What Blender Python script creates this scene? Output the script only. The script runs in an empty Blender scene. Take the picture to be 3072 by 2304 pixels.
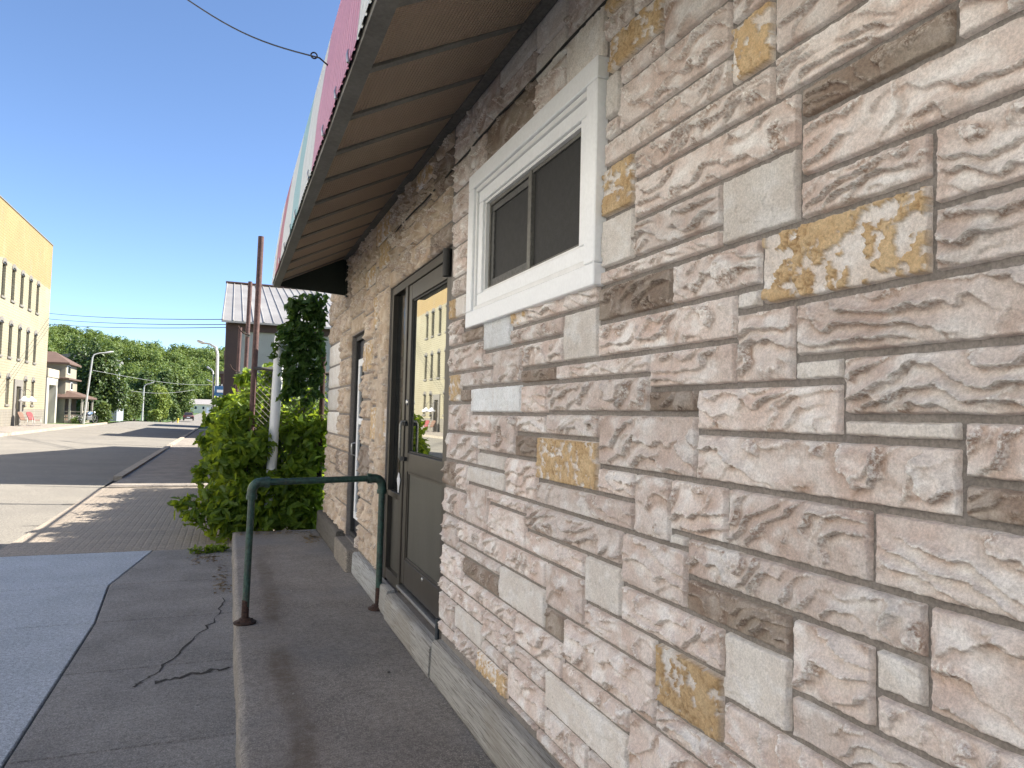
import bpy, math, random
import numpy as np
from mathutils import Vector, Matrix

sc = bpy.context.scene
C = sc.collection
# ------------------------------------------------------------------ camera
D = 1.15                 # camera to stone wall
CAMZ = 1.62
def cam_rows(yaw, pit, rol):
    cy, sy = math.cos(yaw), math.sin(yaw)
    f = np.array([sy*math.cos(pit), cy*math.cos(pit), math.sin(pit)])
    r = np.array([cy, -sy, 0.0]); u = np.cross(r, f)
    c, s = math.cos(rol), math.sin(rol)
    return np.array([c*r+s*u, -(-s*r+c*u), f])
CM = cam_rows(*[math.radians(a) for a in (21.67819, 2.58959, 1.39347)])
FPX = 2130.0
cd = bpy.data.cameras.new('camera')
cam = bpy.data.objects.new('camera', cd); C.objects.link(cam)
cd.sensor_width = 36.0; cd.lens = FPX/3072*36; cd.clip_start = 0.05; cd.clip_end = 3000
r_, d_, f_ = CM
cam.matrix_world = Matrix(((r_[0], -d_[0], -f_[0], -D), (r_[1], -d_[1], -f_[1], 0), (r_[2], -d_[2], -f_[2], CAMZ), (0, 0, 0, 1)))
sc.camera = cam
def at(px, py, Y):       # a point of the street at depth Y seen at (px, py) of a 2212 wide picture
    k = 3072/2212
    v = CM.T @ np.array([(px*k-1536)/FPX, (py*k-1152)/FPX, 1.0])
    t = Y/v[1]
    return Vector((v[0]*t-D, Y, v[2]*t+CAMZ))
# ------------------------------------------------------------------ light
SUN = Vector((1.0, -0.10, 0.88)).normalized()
w = bpy.data.worlds.new('World'); sc.world = w; w.use_nodes = True
wn = w.node_tree; bgn = wn.nodes['Background']
sky = wn.nodes.new('ShaderNodeTexSky'); sky.sky_type = 'NISHITA'; sky.sun_disc = False
sky.sun_elevation = math.asin(SUN.z); sky.sun_rotation = math.atan2(SUN.x, SUN.y)
sky.altitude = 300; sky.air_density = 0.7; sky.dust_density = 0.3; sky.ozone_density = 3.6
wn.links.new(sky.outputs[0], bgn.inputs[0]); bgn.inputs[1].default_value = 0.090
sl = bpy.data.lights.new('sun', 'SUN'); sl.energy = 4.7; sl.angle = math.radians(0.53); sl.color = (1.0, 0.93, 0.83)
so = bpy.data.objects.new('sun', sl); C.objects.link(so); so.rotation_euler = SUN.to_track_quat('Z', 'Y').to_euler()
so.location = (30, 0, 40)
vs = sc.view_settings
vs.view_transform = 'Standard'; vs.look = 'None'; vs.gamma = 1.0; vs.use_curve_mapping = False
vs.exposure = 1.70
sc.cycles.use_denoising = True
sc.cycles.max_bounces = 8
STONES = """
1.439 1.746 2.703 3.030 n
1.920 2.107 2.900 2.984 n
1.746 1.920 2.900 2.975 n
1.746 2.077 2.775 2.900 y
1.746 1.994 2.703 2.775 n
1.439 1.994 2.550 2.703 n
1.994 2.089 2.621 2.775 f
1.994 2.087 2.550 2.621 n
1.439 2.093 2.461 2.550 n
1.286 1.439 2.461 2.618 y
1.286 1.439 2.618 2.758 n
1.284 1.894 2.362 2.461 n
0.250 1.286 2.469 2.741 n
0.841 1.284 2.362 2.469 n
0.841 1.203 2.285 2.362 d
0.250 0.841 2.285 2.462 n
0.250 1.203 2.155 2.285 n
1.203 1.469 2.060 2.235 f
1.203 1.894 2.235 2.362 n
1.469 1.894 2.117 2.235 n
1.469 2.112 2.060 2.117 n
1.894 2.100 2.288 2.461 y
1.894 2.098 2.117 2.288 f
1.684 2.112 1.940 2.060 d
1.322 1.684 1.940 2.060 n
0.886 1.322 1.887 2.060 y
0.886 1.203 2.060 2.155 n
0.250 0.886 2.009 2.155 n
0.250 0.886 1.887 2.009 n
1.322 1.409 1.887 1.940 f
1.409 2.112 1.821 1.940 n
1.215 1.409 1.708 1.887 n
0.250 1.215 1.760 1.887 n
1.409 1.794 1.708 1.821 n
1.083 1.215 1.708 1.760 f
0.250 1.083 1.634 1.760 n
1.562 1.794 1.637 1.708 d
1.083 1.562 1.590 1.708 n
0.833 1.083 1.590 1.634 f
0.833 1.562 1.461 1.590 n
0.250 0.833 1.530 1.634 n
0.250 0.833 1.461 1.530 d
1.562 2.095 1.461 1.637 n
1.677 1.866 1.274 1.461 n
1.435 1.677 1.313 1.461 n
1.012 1.435 1.313 1.461 n
0.250 1.012 1.313 1.461 n
1.598 1.677 1.274 1.313 f
1.598 1.933 1.113 1.274 n
0.897 1.598 1.206 1.313 n
1.220 1.598 1.113 1.206 d
1.006 1.220 1.043 1.206 n
0.897 1.006 1.121 1.206 f
0.250 0.897 1.121 1.313 n
1.443 1.933 0.999 1.113 n
1.220 1.443 0.946 1.113 f
1.443 1.736 0.827 0.999 y
0.250 1.220 0.946 1.043 n
0.250 1.006 1.043 1.121 n
0.250 1.443 0.827 0.946 n
0.250 1.736 0.751 0.827 n
2.112 2.734 2.006 2.114 n
2.734 2.914 2.006 2.096 y
2.377 2.914 1.929 2.006 n
2.112 2.377 1.821 2.006 f
2.914 3.278 1.929 2.117 w
3.278 3.634 1.997 2.070 d
3.634 3.872 1.997 2.148 n
3.278 3.857 1.849 1.997 n
3.135 3.278 1.849 1.929 n
2.788 3.135 1.761 1.929 n
2.377 2.788 1.821 1.929 n
2.437 2.788 1.755 1.821 d
1.794 2.437 1.755 1.821 n
3.627 3.842 1.684 1.849 y
3.135 3.627 1.761 1.849 n
3.450 3.627 1.684 1.761 d
2.782 3.450 1.629 1.761 w
2.516 2.782 1.629 1.755 n
1.794 2.516 1.637 1.755 n
3.450 3.848 1.526 1.684 n
3.145 3.450 1.526 1.629 n
2.833 3.145 1.445 1.629 n
2.520 2.833 1.547 1.629 n
2.095 2.520 1.547 1.637 n
3.324 3.865 1.368 1.526 n
3.145 3.324 1.445 1.526 n
2.596 2.833 1.445 1.547 d
2.939 3.324 1.368 1.445 f
2.095 2.596 1.370 1.547 y
3.670 3.904 1.220 1.368 d
3.478 3.670 1.220 1.368 n
2.939 3.478 1.275 1.368 f
2.596 2.939 1.275 1.445 n
3.478 3.889 1.071 1.220 n
3.149 3.478 1.070 1.276 n
2.695 3.149 1.212 1.275 n
2.695 3.149 1.070 1.212 n
1.866 2.596 1.275 1.370 n
1.866 2.095 1.370 1.461 n
1.933 2.695 1.159 1.275 n
2.173 2.695 1.070 1.159 n
1.933 2.173 0.999 1.159 f
3.619 3.896 0.899 1.071 n
3.205 3.619 0.961 1.071 n
2.985 3.619 0.899 0.961 n
2.491 3.205 0.961 1.070 n
3.508 3.900 0.717 0.899 n
2.985 3.508 0.807 0.899 d
2.491 2.985 0.807 0.961 f
2.173 2.491 0.905 1.070 n
2.331 2.491 0.807 0.905 d
1.736 2.173 0.905 0.999 n
2.787 3.508 0.717 0.807 n
3.759 3.914 0.629 0.717 n
3.184 3.759 0.629 0.717 n
3.622 3.928 0.469 0.629 n
3.184 3.622 0.508 0.629 f
2.787 3.184 0.577 0.717 n
2.331 2.787 0.672 0.807 n
1.736 2.331 0.751 0.905 n
3.622 3.924 0.403 0.469 n
3.268 3.622 0.403 0.508 n
2.859 3.268 0.403 0.508 y
2.859 3.184 0.508 0.577 n
2.475 2.859 0.431 0.577 n
2.475 2.787 0.577 0.672 n
1.877 2.475 0.530 0.672 f
1.877 2.331 0.672 0.751 n
2.133 2.475 0.431 0.530 n
2.546 2.859 0.398 0.431 n
2.127 2.546 0.378 0.431 n
1.873 2.133 0.442 0.530 n
0.250 1.877 0.556 0.751 n
3.558 3.865 2.706 2.873 n
3.567 3.849 2.561 2.706 n
3.573 3.835 2.383 2.561 n
3.592 3.830 2.276 2.383 n
3.755 3.876 2.148 2.276 y
3.581 3.755 2.148 2.276 f
-0.300 0.600 0.360 0.560 f
-0.300 0.240 0.560 0.960 f
-0.300 0.240 0.960 1.360 y
-0.300 0.240 1.360 1.760 n
-0.300 0.240 1.760 2.160 n
-0.300 0.240 2.160 2.560 n
-0.300 0.240 2.560 3.060 n
0.240 0.600 2.740 3.240 n
-0.300 0.240 3.060 3.300 n
0.240 0.600 3.240 3.300 n
0.600 0.900 0.360 0.480 f
0.900 1.200 0.360 0.480 n
1.200 1.800 0.360 0.480 y
1.800 2.100 0.360 0.440 n
1.800 1.880 0.440 0.560 n
0.600 1.040 0.480 0.560 n
1.040 1.480 0.480 0.560 n
1.480 1.800 0.480 0.560 n
3.480 3.640 2.080 2.140 d
3.480 3.580 2.140 2.260 n
3.480 3.580 2.260 2.420 n
3.480 3.580 2.420 2.560 n
3.480 3.560 2.560 2.720 n
3.480 3.560 2.720 2.920 n
0.600 0.900 2.740 2.900 n
0.900 1.280 2.740 2.860 n
1.280 1.440 2.760 2.920 n
0.900 1.280 2.860 3.060 n
2.100 2.400 2.860 3.060 f
2.400 2.700 2.860 3.020 n
2.700 3.300 2.860 3.060 d
3.300 3.480 2.860 3.060 n
3.560 3.860 2.880 3.040 n
0.600 0.900 2.900 3.060 n
1.280 1.440 2.920 3.120 d
3.480 3.560 2.920 3.120 n
1.740 2.100 2.980 3.140 y
2.400 2.700 3.020 3.140 f
1.440 1.740 3.040 3.240 n
3.560 3.860 3.040 3.200 n
0.600 1.040 3.060 3.220 n
1.040 1.280 3.060 3.300 n
2.100 2.400 3.060 3.220 n
2.700 3.140 3.060 3.180 n
3.140 3.480 3.060 3.300 n
1.280 1.440 3.120 3.300 n
3.480 3.560 3.120 3.300 n
1.740 2.100 3.140 3.300 n
2.400 2.700 3.140 3.300 f
2.700 3.140 3.180 3.300 f
3.560 3.860 3.200 3.300 n
0.600 1.040 3.220 3.300 n
2.100 2.400 3.220 3.300 n
1.440 1.740 3.240 3.300 n
3.900 4.340 2.600 2.740 d
4.340 4.780 2.600 2.780 n
4.780 5.320 2.600 2.820 n
5.320 5.580 2.600 2.740 f
3.900 4.340 2.740 2.960 n
5.320 5.580 2.740 2.920 n
4.340 4.780 2.780 3.000 n
4.780 5.120 2.820 2.960 n
5.120 5.320 2.820 3.000 n
5.320 5.580 2.920 3.060 n
3.900 4.240 2.960 3.180 d
4.240 4.340 2.960 3.100 n
4.780 5.120 2.960 3.100 n
4.340 4.780 3.000 3.140 n
5.120 5.320 3.000 3.140 n
5.320 5.580 3.060 3.240 n
4.240 4.340 3.100 3.300 n
4.780 5.120 3.100 3.300 n
4.340 4.780 3.140 3.300 y
5.120 5.320 3.140 3.300 n
3.900 4.240 3.180 3.300 n
5.320 5.580 3.240 3.300 n
5.580 6.380 0.360 0.600 n
6.380 6.660 0.360 0.600 n
7.440 8.240 0.360 0.660 n
8.240 8.680 0.360 0.600 n
8.680 9.100 0.360 0.600 n
5.580 6.020 0.600 0.780 n
6.020 6.660 0.600 0.840 n
8.240 8.840 0.600 0.780 n
8.840 9.100 0.600 0.900 n
7.440 8.240 0.660 0.960 n
5.580 6.020 0.780 1.020 n
8.240 8.840 0.780 1.020 n
6.020 6.660 0.840 1.020 n
8.840 9.100 0.900 1.200 n
7.440 7.880 0.960 1.200 n
7.880 8.240 0.960 1.200 d
5.580 6.180 1.020 1.200 n
6.180 6.660 1.020 1.320 d
8.240 8.840 1.020 1.200 n
5.580 6.180 1.200 1.380 n
7.440 8.240 1.200 1.360 n
8.240 8.680 1.200 1.360 n
8.680 9.100 1.200 1.360 n
6.180 6.660 1.320 1.560 n
7.440 8.160 1.360 1.600 n
5.580 6.180 1.380 1.680 y
6.180 6.660 1.560 1.740 n
7.440 8.160 1.600 1.900 n
5.580 6.180 1.680 1.920 n
6.180 6.660 1.740 1.980 n
7.440 8.160 1.900 2.200 n
5.580 6.180 1.920 2.100 n
6.180 6.660 1.980 2.280 y
5.580 6.020 2.100 2.400 n
6.020 6.180 2.100 2.340 n
7.440 8.160 2.200 2.500 n
6.180 6.660 2.280 2.520 n
6.020 6.180 2.340 2.640 y
5.580 6.020 2.400 2.640 n
6.660 7.440 2.400 2.580 f
8.160 8.760 2.440 2.740 n
8.760 9.100 2.440 2.680 n
7.440 8.160 2.500 2.740 n
6.180 6.660 2.520 2.760 n
6.660 7.440 2.580 2.820 n
5.580 6.020 2.640 2.820 n
6.020 6.180 2.640 2.880 f
8.760 9.100 2.680 2.980 n
7.440 7.880 2.740 2.980 d
7.880 8.480 2.740 3.040 n
8.480 8.760 2.740 2.920 n
6.180 6.660 2.760 2.940 y
5.580 6.020 2.820 3.060 y
6.660 7.100 2.820 3.000 n
7.100 7.440 2.820 3.060 n
6.020 6.180 2.880 3.060 n
8.480 8.760 2.920 3.220 n
6.180 6.660 2.940 3.180 n
7.440 7.880 2.980 3.160 n
8.760 9.100 2.980 3.300 n
6.660 7.100 3.000 3.180 n
7.880 8.480 3.040 3.300 n
5.580 6.180 3.060 3.300 y
7.100 7.440 3.060 3.240 n
7.440 7.880 3.160 3.300 n
6.180 6.980 3.180 3.300 n
6.980 7.100 3.180 3.300 n
8.480 8.760 3.220 3.300 f
7.100 7.440 3.240 3.300 d
"""
random.seed(11)
rng = np.random.default_rng(4)
# ------------------------------------------------------------------ helpers
def link(o, parent=None):
    C.objects.link(o)
    if parent is not None: o.parent = parent
    return o
def tag(o, label=None, cat=None, group=None, kind=None):
    if label: o['label'] = label
    if cat: o['category'] = cat
    if group: o['group'] = group
    if kind: o['kind'] = kind
    return o
def empty(name, loc=(0, 0, 0), rz=0, label=None, cat=None, group=None):
    o = bpy.data.objects.new(name, None); o.location = loc; o.rotation_euler = (0, 0, rz); o.empty_display_size = .2
    link(o); tag(o, label, cat, group); return o
def copy_tree(o, parent=None):
    c = o.copy(); C.objects.link(c)
    if parent is not None: c.parent = parent
    for ch in [x for x in bpy.data.objects if x.parent == o]: copy_tree(ch, c)
    return c

class MB:
    def __init__(s): s.v = []; s.f = []; s.sm = []
    def add(s, vs, fs, smooth=False):
        b = len(s.v); s.v += [tuple(p) for p in vs]
        for f in fs: s.f.append([b+i for i in f]); s.sm.append(smooth)
        return s
    def box(s, x0, x1, y0, y1, z0, z1, ch=0.0):
        if x0 > x1: x0, x1 = x1, x0
        if y0 > y1: y0, y1 = y1, y0
        if z0 > z1: z0, z1 = z1, z0
        if ch <= 0:
            v = [(x0,y0,z0),(x1,y0,z0),(x1,y1,z0),(x0,y1,z0),(x0,y0,z1),(x1,y0,z1),(x1,y1,z1),(x0,y1,z1)]
            return s.add(v, [(0,3,2,1),(4,5,6,7),(0,1,5,4),(1,2,6,5),(2,3,7,6),(3,0,4,7)])
        c = ch; v = []; idx = {}
        for sx in (0, 1):
            for sy in (0, 1):
                for sz in (0, 1):
                    X, Yy, Zz = (x0, x1)[sx], (y0, y1)[sy], (z0, z1)[sz]
                    dx, dy, dz = c*(1-2*sx), c*(1-2*sy), c*(1-2*sz)
                    idx[sx,sy,sz] = len(v)
                    v += [(X, Yy+dy, Zz+dz), (X+dx, Yy, Zz+dz), (X+dx, Yy+dy, Zz)]
        def P(a, k): return idx[a]+k
        F = []
        F += [[P((0,0,0),0),P((0,0,1),0),P((0,1,1),0),P((0,1,0),0)], [P((1,0,0),0),P((1,1,0),0),P((1,1,1),0),P((1,0,1),0)]]
        F += [[P((0,0,0),1),P((1,0,0),1),P((1,0,1),1),P((0,0,1),1)], [P((0,1,0),1),P((0,1,1),1),P((1,1,1),1),P((1,1,0),1)]]
        F += [[P((0,0,0),2),P((0,1,0),2),P((1,1,0),2),P((1,0,0),2)], [P((0,0,1),2),P((1,0,1),2),P((1,1,1),2),P((0,1,1),2)]]
        for a in (0, 1):
            for b in (0, 1):
                F.append([P((a,b,0),0),P((a,b,1),0),P((a,b,1),1),P((a,b,0),1)] if a == b else [P((a,b,0),1),P((a,b,1),1),P((a,b,1),0),P((a,b,0),0)])
                F.append([P((a,0,b),2),P((a,1,b),2),P((a,1,b),0),P((a,0,b),0)] if a == b else [P((a,0,b),0),P((a,1,b),0),P((a,1,b),2),P((a,0,b),2)])
                F.append([P((0,a,b),1),P((1,a,b),1),P((1,a,b),2),P((0,a,b),2)] if a == b else [P((0,a,b),2),P((1,a,b),2),P((1,a,b),1),P((0,a,b),1)])
        for k in idx: F.append([P(k,0),P(k,1),P(k,2)])
        return s.add(v, F)
    def quad(s, a, b, c, d): return s.add([a, b, c, d], [(0, 1, 2, 3)])
    def tube(s, pts, r, n=8, cap=True):
        pts = [Vector(p) for p in pts]; m = len(pts)
        rad = r if isinstance(r, (list, tuple)) else [r]*m
        vs = []; prev = None
        for i, p in enumerate(pts):
            t = (pts[min(i+1, m-1)]-pts[max(i-1, 0)]).normalized()
            if prev is None:
                a = Vector((0, 0, 1)) if abs(t.z) < .9 else Vector((1, 0, 0))
                u = t.cross(a).normalized()
            else:
                u = (prev - t*prev.dot(t)).normalized()
            prev = u; v2 = t.cross(u)
            for k in range(n):
                an = 2*math.pi*k/n
                vs.append(p + (u*math.cos(an)+v2*math.sin(an))*rad[i])
        fs = [(i*n+k, i*n+(k+1) % n, (i+1)*n+(k+1) % n, (i+1)*n+k) for i in range(m-1) for k in range(n)]
        s.add(vs, fs, True)
        if cap:
            s.add([vs[k] for k in range(n)], [tuple(range(n-1, -1, -1))]); s.add([vs[(m-1)*n+k] for k in range(n)], [tuple(range(n))])
        return s
    def lathe(s, prof, n=16, o=(0, 0, 0)):
        vs = [(o[0]+r*math.cos(2*math.pi*k/n), o[1]+r*math.sin(2*math.pi*k/n), o[2]+z) for r, z in prof for k in range(n)]
        fs = [(i*n+k, i*n+(k+1) % n, (i+1)*n+(k+1) % n, (i+1)*n+k) for i in range(len(prof)-1) for k in range(n)]
        return s.add(vs, fs, True)
    def prism(s, poly, axis, a, b):   # polygon in the two other axes, extruded along axis
        def mk(p, t): return (t, p[0], p[1]) if axis == 'x' else ((p[0], t, p[1]) if axis == 'y' else (p[0], p[1], t))
        n = len(poly); vs = [mk(p, a) for p in poly]+[mk(p, b) for p in poly]
        fs = [tuple(range(n-1, -1, -1)), tuple(range(n, 2*n))]+[(i, (i+1) % n, n+(i+1) % n, n+i) for i in range(n)]
        return s.add(vs, fs)
    def build(s, name, mat, parent=None, fix=True):
        me = bpy.data.meshes.new(name); me.from_pydata(s.v, [], s.f)
        me.polygons.foreach_set('use_smooth', s.sm)
        if fix:
            import bmesh
            bm = bmesh.new(); bm.from_mesh(me); bmesh.ops.recalc_face_normals(bm, faces=bm.faces); bm.to_mesh(me); bm.free()
        me.materials.append(mat); me.update()
        return link(bpy.data.objects.new(name, me), parent)

def np_mesh(name, co, quads, mat, parent=None, smooth=False, attrs=None, tri=False):
    me = bpy.data.meshes.new(name); k = 3 if tri else 4
    co = np.asarray(co, np.float32); quads = np.asarray(quads, np.int32)
    me.vertices.add(len(co)); me.vertices.foreach_set('co', co.ravel())
    nf = len(quads); me.loops.add(nf*k); me.polygons.add(nf)
    me.loops.foreach_set('vertex_index', quads.ravel())
    me.polygons.foreach_set('loop_start', np.arange(0, nf*k, k, dtype=np.int32))
    me.polygons.foreach_set('use_smooth', np.full(nf, smooth))
    for an, av in (attrs or {}).items():
        a = me.attributes.new(an, 'FLOAT', 'POINT'); a.data.foreach_set('value', np.asarray(av, np.float32).ravel())
    me.update(calc_edges=True); me.materials.append(mat)
    return link(bpy.data.objects.new(name, me), parent)
def grid_quads(nu, nv):
    i, j = np.meshgrid(np.arange(nu-1), np.arange(nv-1), indexing='ij')
    a = (i*nv+j).ravel(); return np.stack([a, a+1, a+nv+1, a+nv], 1)

# --- gradient noise
_perm = np.random.default_rng(77).permutation(256); _ang = np.random.default_rng(78).random(256)*2*np.pi
_gx, _gy = np.cos(_ang), np.sin(_ang)
def perlin(x, y, seed=0):
    xi = np.floor(x).astype(np.int64); yi = np.floor(y).astype(np.int64); xf = x-xi; yf = y-yi
    def g(ix, iy, dx, dy):
        h = _perm[(_perm[(_perm[ix & 255]+iy) & 255]+seed) & 255]; return _gx[h]*dx+_gy[h]*dy
    u = xf*xf*xf*(xf*(xf*6-15)+10); v = yf*yf*yf*(yf*(yf*6-15)+10)
    a = g(xi, yi, xf, yf); b = g(xi+1, yi, xf-1, yf); c = g(xi, yi+1, xf, yf-1); d = g(xi+1, yi+1, xf-1, yf-1)
    return ((a+(b-a)*u)*(1-v)+(c+(d-c)*u)*v)*1.5
def fbm(x, y, o=3, seed=0):
    s = 0; a = 1.0; t = 0
    for k in range(o): s = s+a*perlin(x*2**k+17.3*k, y*2**k+9.1*k, seed+k*13); t += a; a *= .5
    return s/t
def sstep(a, b, x):
    t = np.clip((x-a)/(b-a), 0, 1); return t*t*(3-2*t)

# ------------------------------------------------------------------ materials
def nd(nt, typ, **kw):
    n = nt.nodes.new(typ)
    for k, v in kw.items():
        if k.startswith('_'): n.inputs[int(k[1:])].default_value = v
        else: setattr(n, k, v)
    return n
def lk(nt, a, b): nt.links.new(a, b)
def base(name):
    m = bpy.data.materials.new(name); m.use_nodes = True
    nt = m.node_tree; return m, nt, nt.nodes['Principled BSDF']
def rgb(c): return (c[0], c[1], c[2], 1)
def mixc(nt, f, a, b, mode='MIX'):
    n = nt.nodes.new('ShaderNodeMix'); n.data_type = 'RGBA'; n.blend_type = mode
    for sock, v in ((0, f), (6, a), (7, b)):
        if isinstance(v, (float, int)): n.inputs[sock].default_value = v
        elif isinstance(v, tuple): n.inputs[sock].default_value = rgb(v)
        else: lk(nt, v, n.inputs[sock])
    return n.outputs[2]
def mth(nt, op, a, b=None, c=None, clamp=False):
    n = nt.nodes.new('ShaderNodeMath'); n.operation = op; n.use_clamp = clamp
    for i, v in enumerate((a, b, c)):
        if v is None: continue
        if isinstance(v, (int, float)): n.inputs[i].default_value = v
        else: lk(nt, v, n.inputs[i])
    return n.outputs[0]
def rng_(nt, v, a, b, c=0.0, d=1.0):
    n = nt.nodes.new('ShaderNodeMapRange'); n.interpolation_type = 'SMOOTHSTEP'
    lk(nt, v, n.inputs[0]); n.inputs[1].default_value = a; n.inputs[2].default_value = b; n.inputs[3].default_value = c; n.inputs[4].default_value = d
    return n.outputs[0]
def pos(nt): return nt.nodes.new('ShaderNodeNewGeometry').outputs['Position']
def noise(nt, co, scale, detail=4, rough=.55, stretch=None):
    if stretch:
        mp = nd(nt, 'ShaderNodeMapping'); mp.inputs['Scale'].default_value = stretch; lk(nt, co, mp.inputs[0]); co = mp.outputs[0]
    n = nt.nodes.new('ShaderNodeTexNoise'); n.inputs['Scale'].default_value = scale; n.inputs['Detail'].default_value = detail; n.inputs['Roughness'].default_value = rough
    lk(nt, co, n.inputs[0]); return n.outputs[0]
def bump(nt, b, h, dist, strength=1.0):
    n = nt.nodes.new('ShaderNodeBump'); n.inputs['Strength'].default_value = strength; n.inputs['Distance'].default_value = dist
    lk(nt, h, n.inputs['Height']); lk(nt, n.outputs[0], b.inputs['Normal']); return n
def M(name, c1, c2=None, rough=.8, scale=4, metal=0.0, fine=0.25, fscale=60, bmp=0.0, bscale=90, stretch=None, spec=.5, ior=None):
    m, nt, b = base(name); p = pos(nt); c2 = c2 or tuple(x*.75 for x in c1)
    n1 = rng_(nt, noise(nt, p, scale, 5, .6, stretch), .3, .7)
    c = mixc(nt, n1, c1, c2)
    if fine > 0:
        n2 = rng_(nt, noise(nt, p, fscale, 3, .6), .3, .7, 1-fine, 1+fine)
        c = mixc(nt, 1.0, c, n2, 'MULTIPLY')
    lk(nt, c, b.inputs['Base Color']); b.inputs['Roughness'].default_value = rough; b.inputs['Metallic'].default_value = metal
    b.inputs['Specular IOR Level'].default_value = spec
    if ior: b.inputs['IOR'].default_value = ior
    if bmp > 0: bump(nt, b, noise(nt, p, bscale, 4, .6), bmp)
    return m

def stone_mat(kind):
    m, nt, b = base('stone_'+kind); p = pos(nt)
    oi = nt.nodes.new('ShaderNodeObjectInfo').outputs['Random']
    ridge = nd(nt, 'ShaderNodeAttribute', attribute_name='ridge').outputs['Fac']
    cols = {'n': ((.72, .65, .615), (.60, .485, .435), (.81, .775, .755)), 'f': ((.76, .72, .68), (.70, .645, .60), (.80, .775, .755)),
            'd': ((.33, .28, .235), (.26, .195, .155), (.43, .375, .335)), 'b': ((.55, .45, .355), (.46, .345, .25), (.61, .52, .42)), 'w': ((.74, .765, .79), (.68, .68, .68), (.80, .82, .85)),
            'y': ((.74, .69, .655), (.66, .58, .52), (.80, .77, .75))}[kind]
    stn = nd(nt, 'ShaderNodeAttribute', attribute_name='stain').outputs['Fac']
    n1 = rng_(nt, noise(nt, p, 5.5, 4, .5), .34, .66)
    n2 = rng_(nt, noise(nt, p, 8, 4, .5, (1, 1, 1.6)), .46, .68)
    c = mixc(nt, n1, cols[0], cols[1]); c = mixc(nt, n2, c, cols[2])
    st = rng_(nt, noise(nt, p, 18, 4, .6, (1, 1, .25)), .53, .75)
    c = mixc(nt, mth(nt, 'MULTIPLY', st, .32), c, (.54, .46, .41) if kind != 'd' else (.22, .18, .15))
    br = mth(nt, 'MULTIPLY', stn, rng_(nt, noise(nt, p, 20, 4, .6), .35, .6, .35, 1.0))
    c = mixc(nt, br, c, (.40, .285, .225) if kind != 'd' else (.19, .13, .10))
    c = mixc(nt, mth(nt, 'MULTIPLY', ridge, rng_(nt, noise(nt, p, 120, 3, .7), .40, .62)), c, (.86, .83, .80) if kind != 'd' else (.50, .44, .39))
    if kind == 'y':
        mk = nd(nt, 'ShaderNodeAttribute', attribute_name='crust').outputs['Fac']
        yc = mixc(nt, rng_(nt, noise(nt, p, 18, 4), .35, .65), (.62, .465, .285), (.55, .385, .215))
        yc = mixc(nt, mth(nt, 'MULTIPLY', stn, .7), yc, (.30, .18, .085)); c = mixc(nt, mk, c, yc)
    v = mth(nt, 'ADD', mth(nt, 'MULTIPLY', oi, .24), .88)
    c = mixc(nt, 1.0, c, v, 'MULTIPLY')
    g = mth(nt, 'MULTIPLY', rng_(nt, noise(nt, p, 170, 4, .85), .32, .68, .80, 1.18), rng_(nt, noise(nt, p, 60, 4, .7), .32, .68, .93, 1.06))
    c = mixc(nt, 1.0, c, g, 'MULTIPLY')
    lk(nt, c, b.inputs['Base Color']); b.inputs['Roughness'].default_value = .88; b.inputs['Specular IOR Level'].default_value = .3
    h = mth(nt, 'ADD', mth(nt, 'MULTIPLY', noise(nt, p, 380, 3, .7), .5), noise(nt, p, 110, 4, .65))
    bump(nt, b, h, .004, .9)
    return m
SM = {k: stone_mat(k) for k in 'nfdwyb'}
MORTAR = M('mortar', (.255, .232, .218), (.20, .18, .168), .92, 9, fine=.2, fscale=150, bmp=.004, bscale=220)

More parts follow.
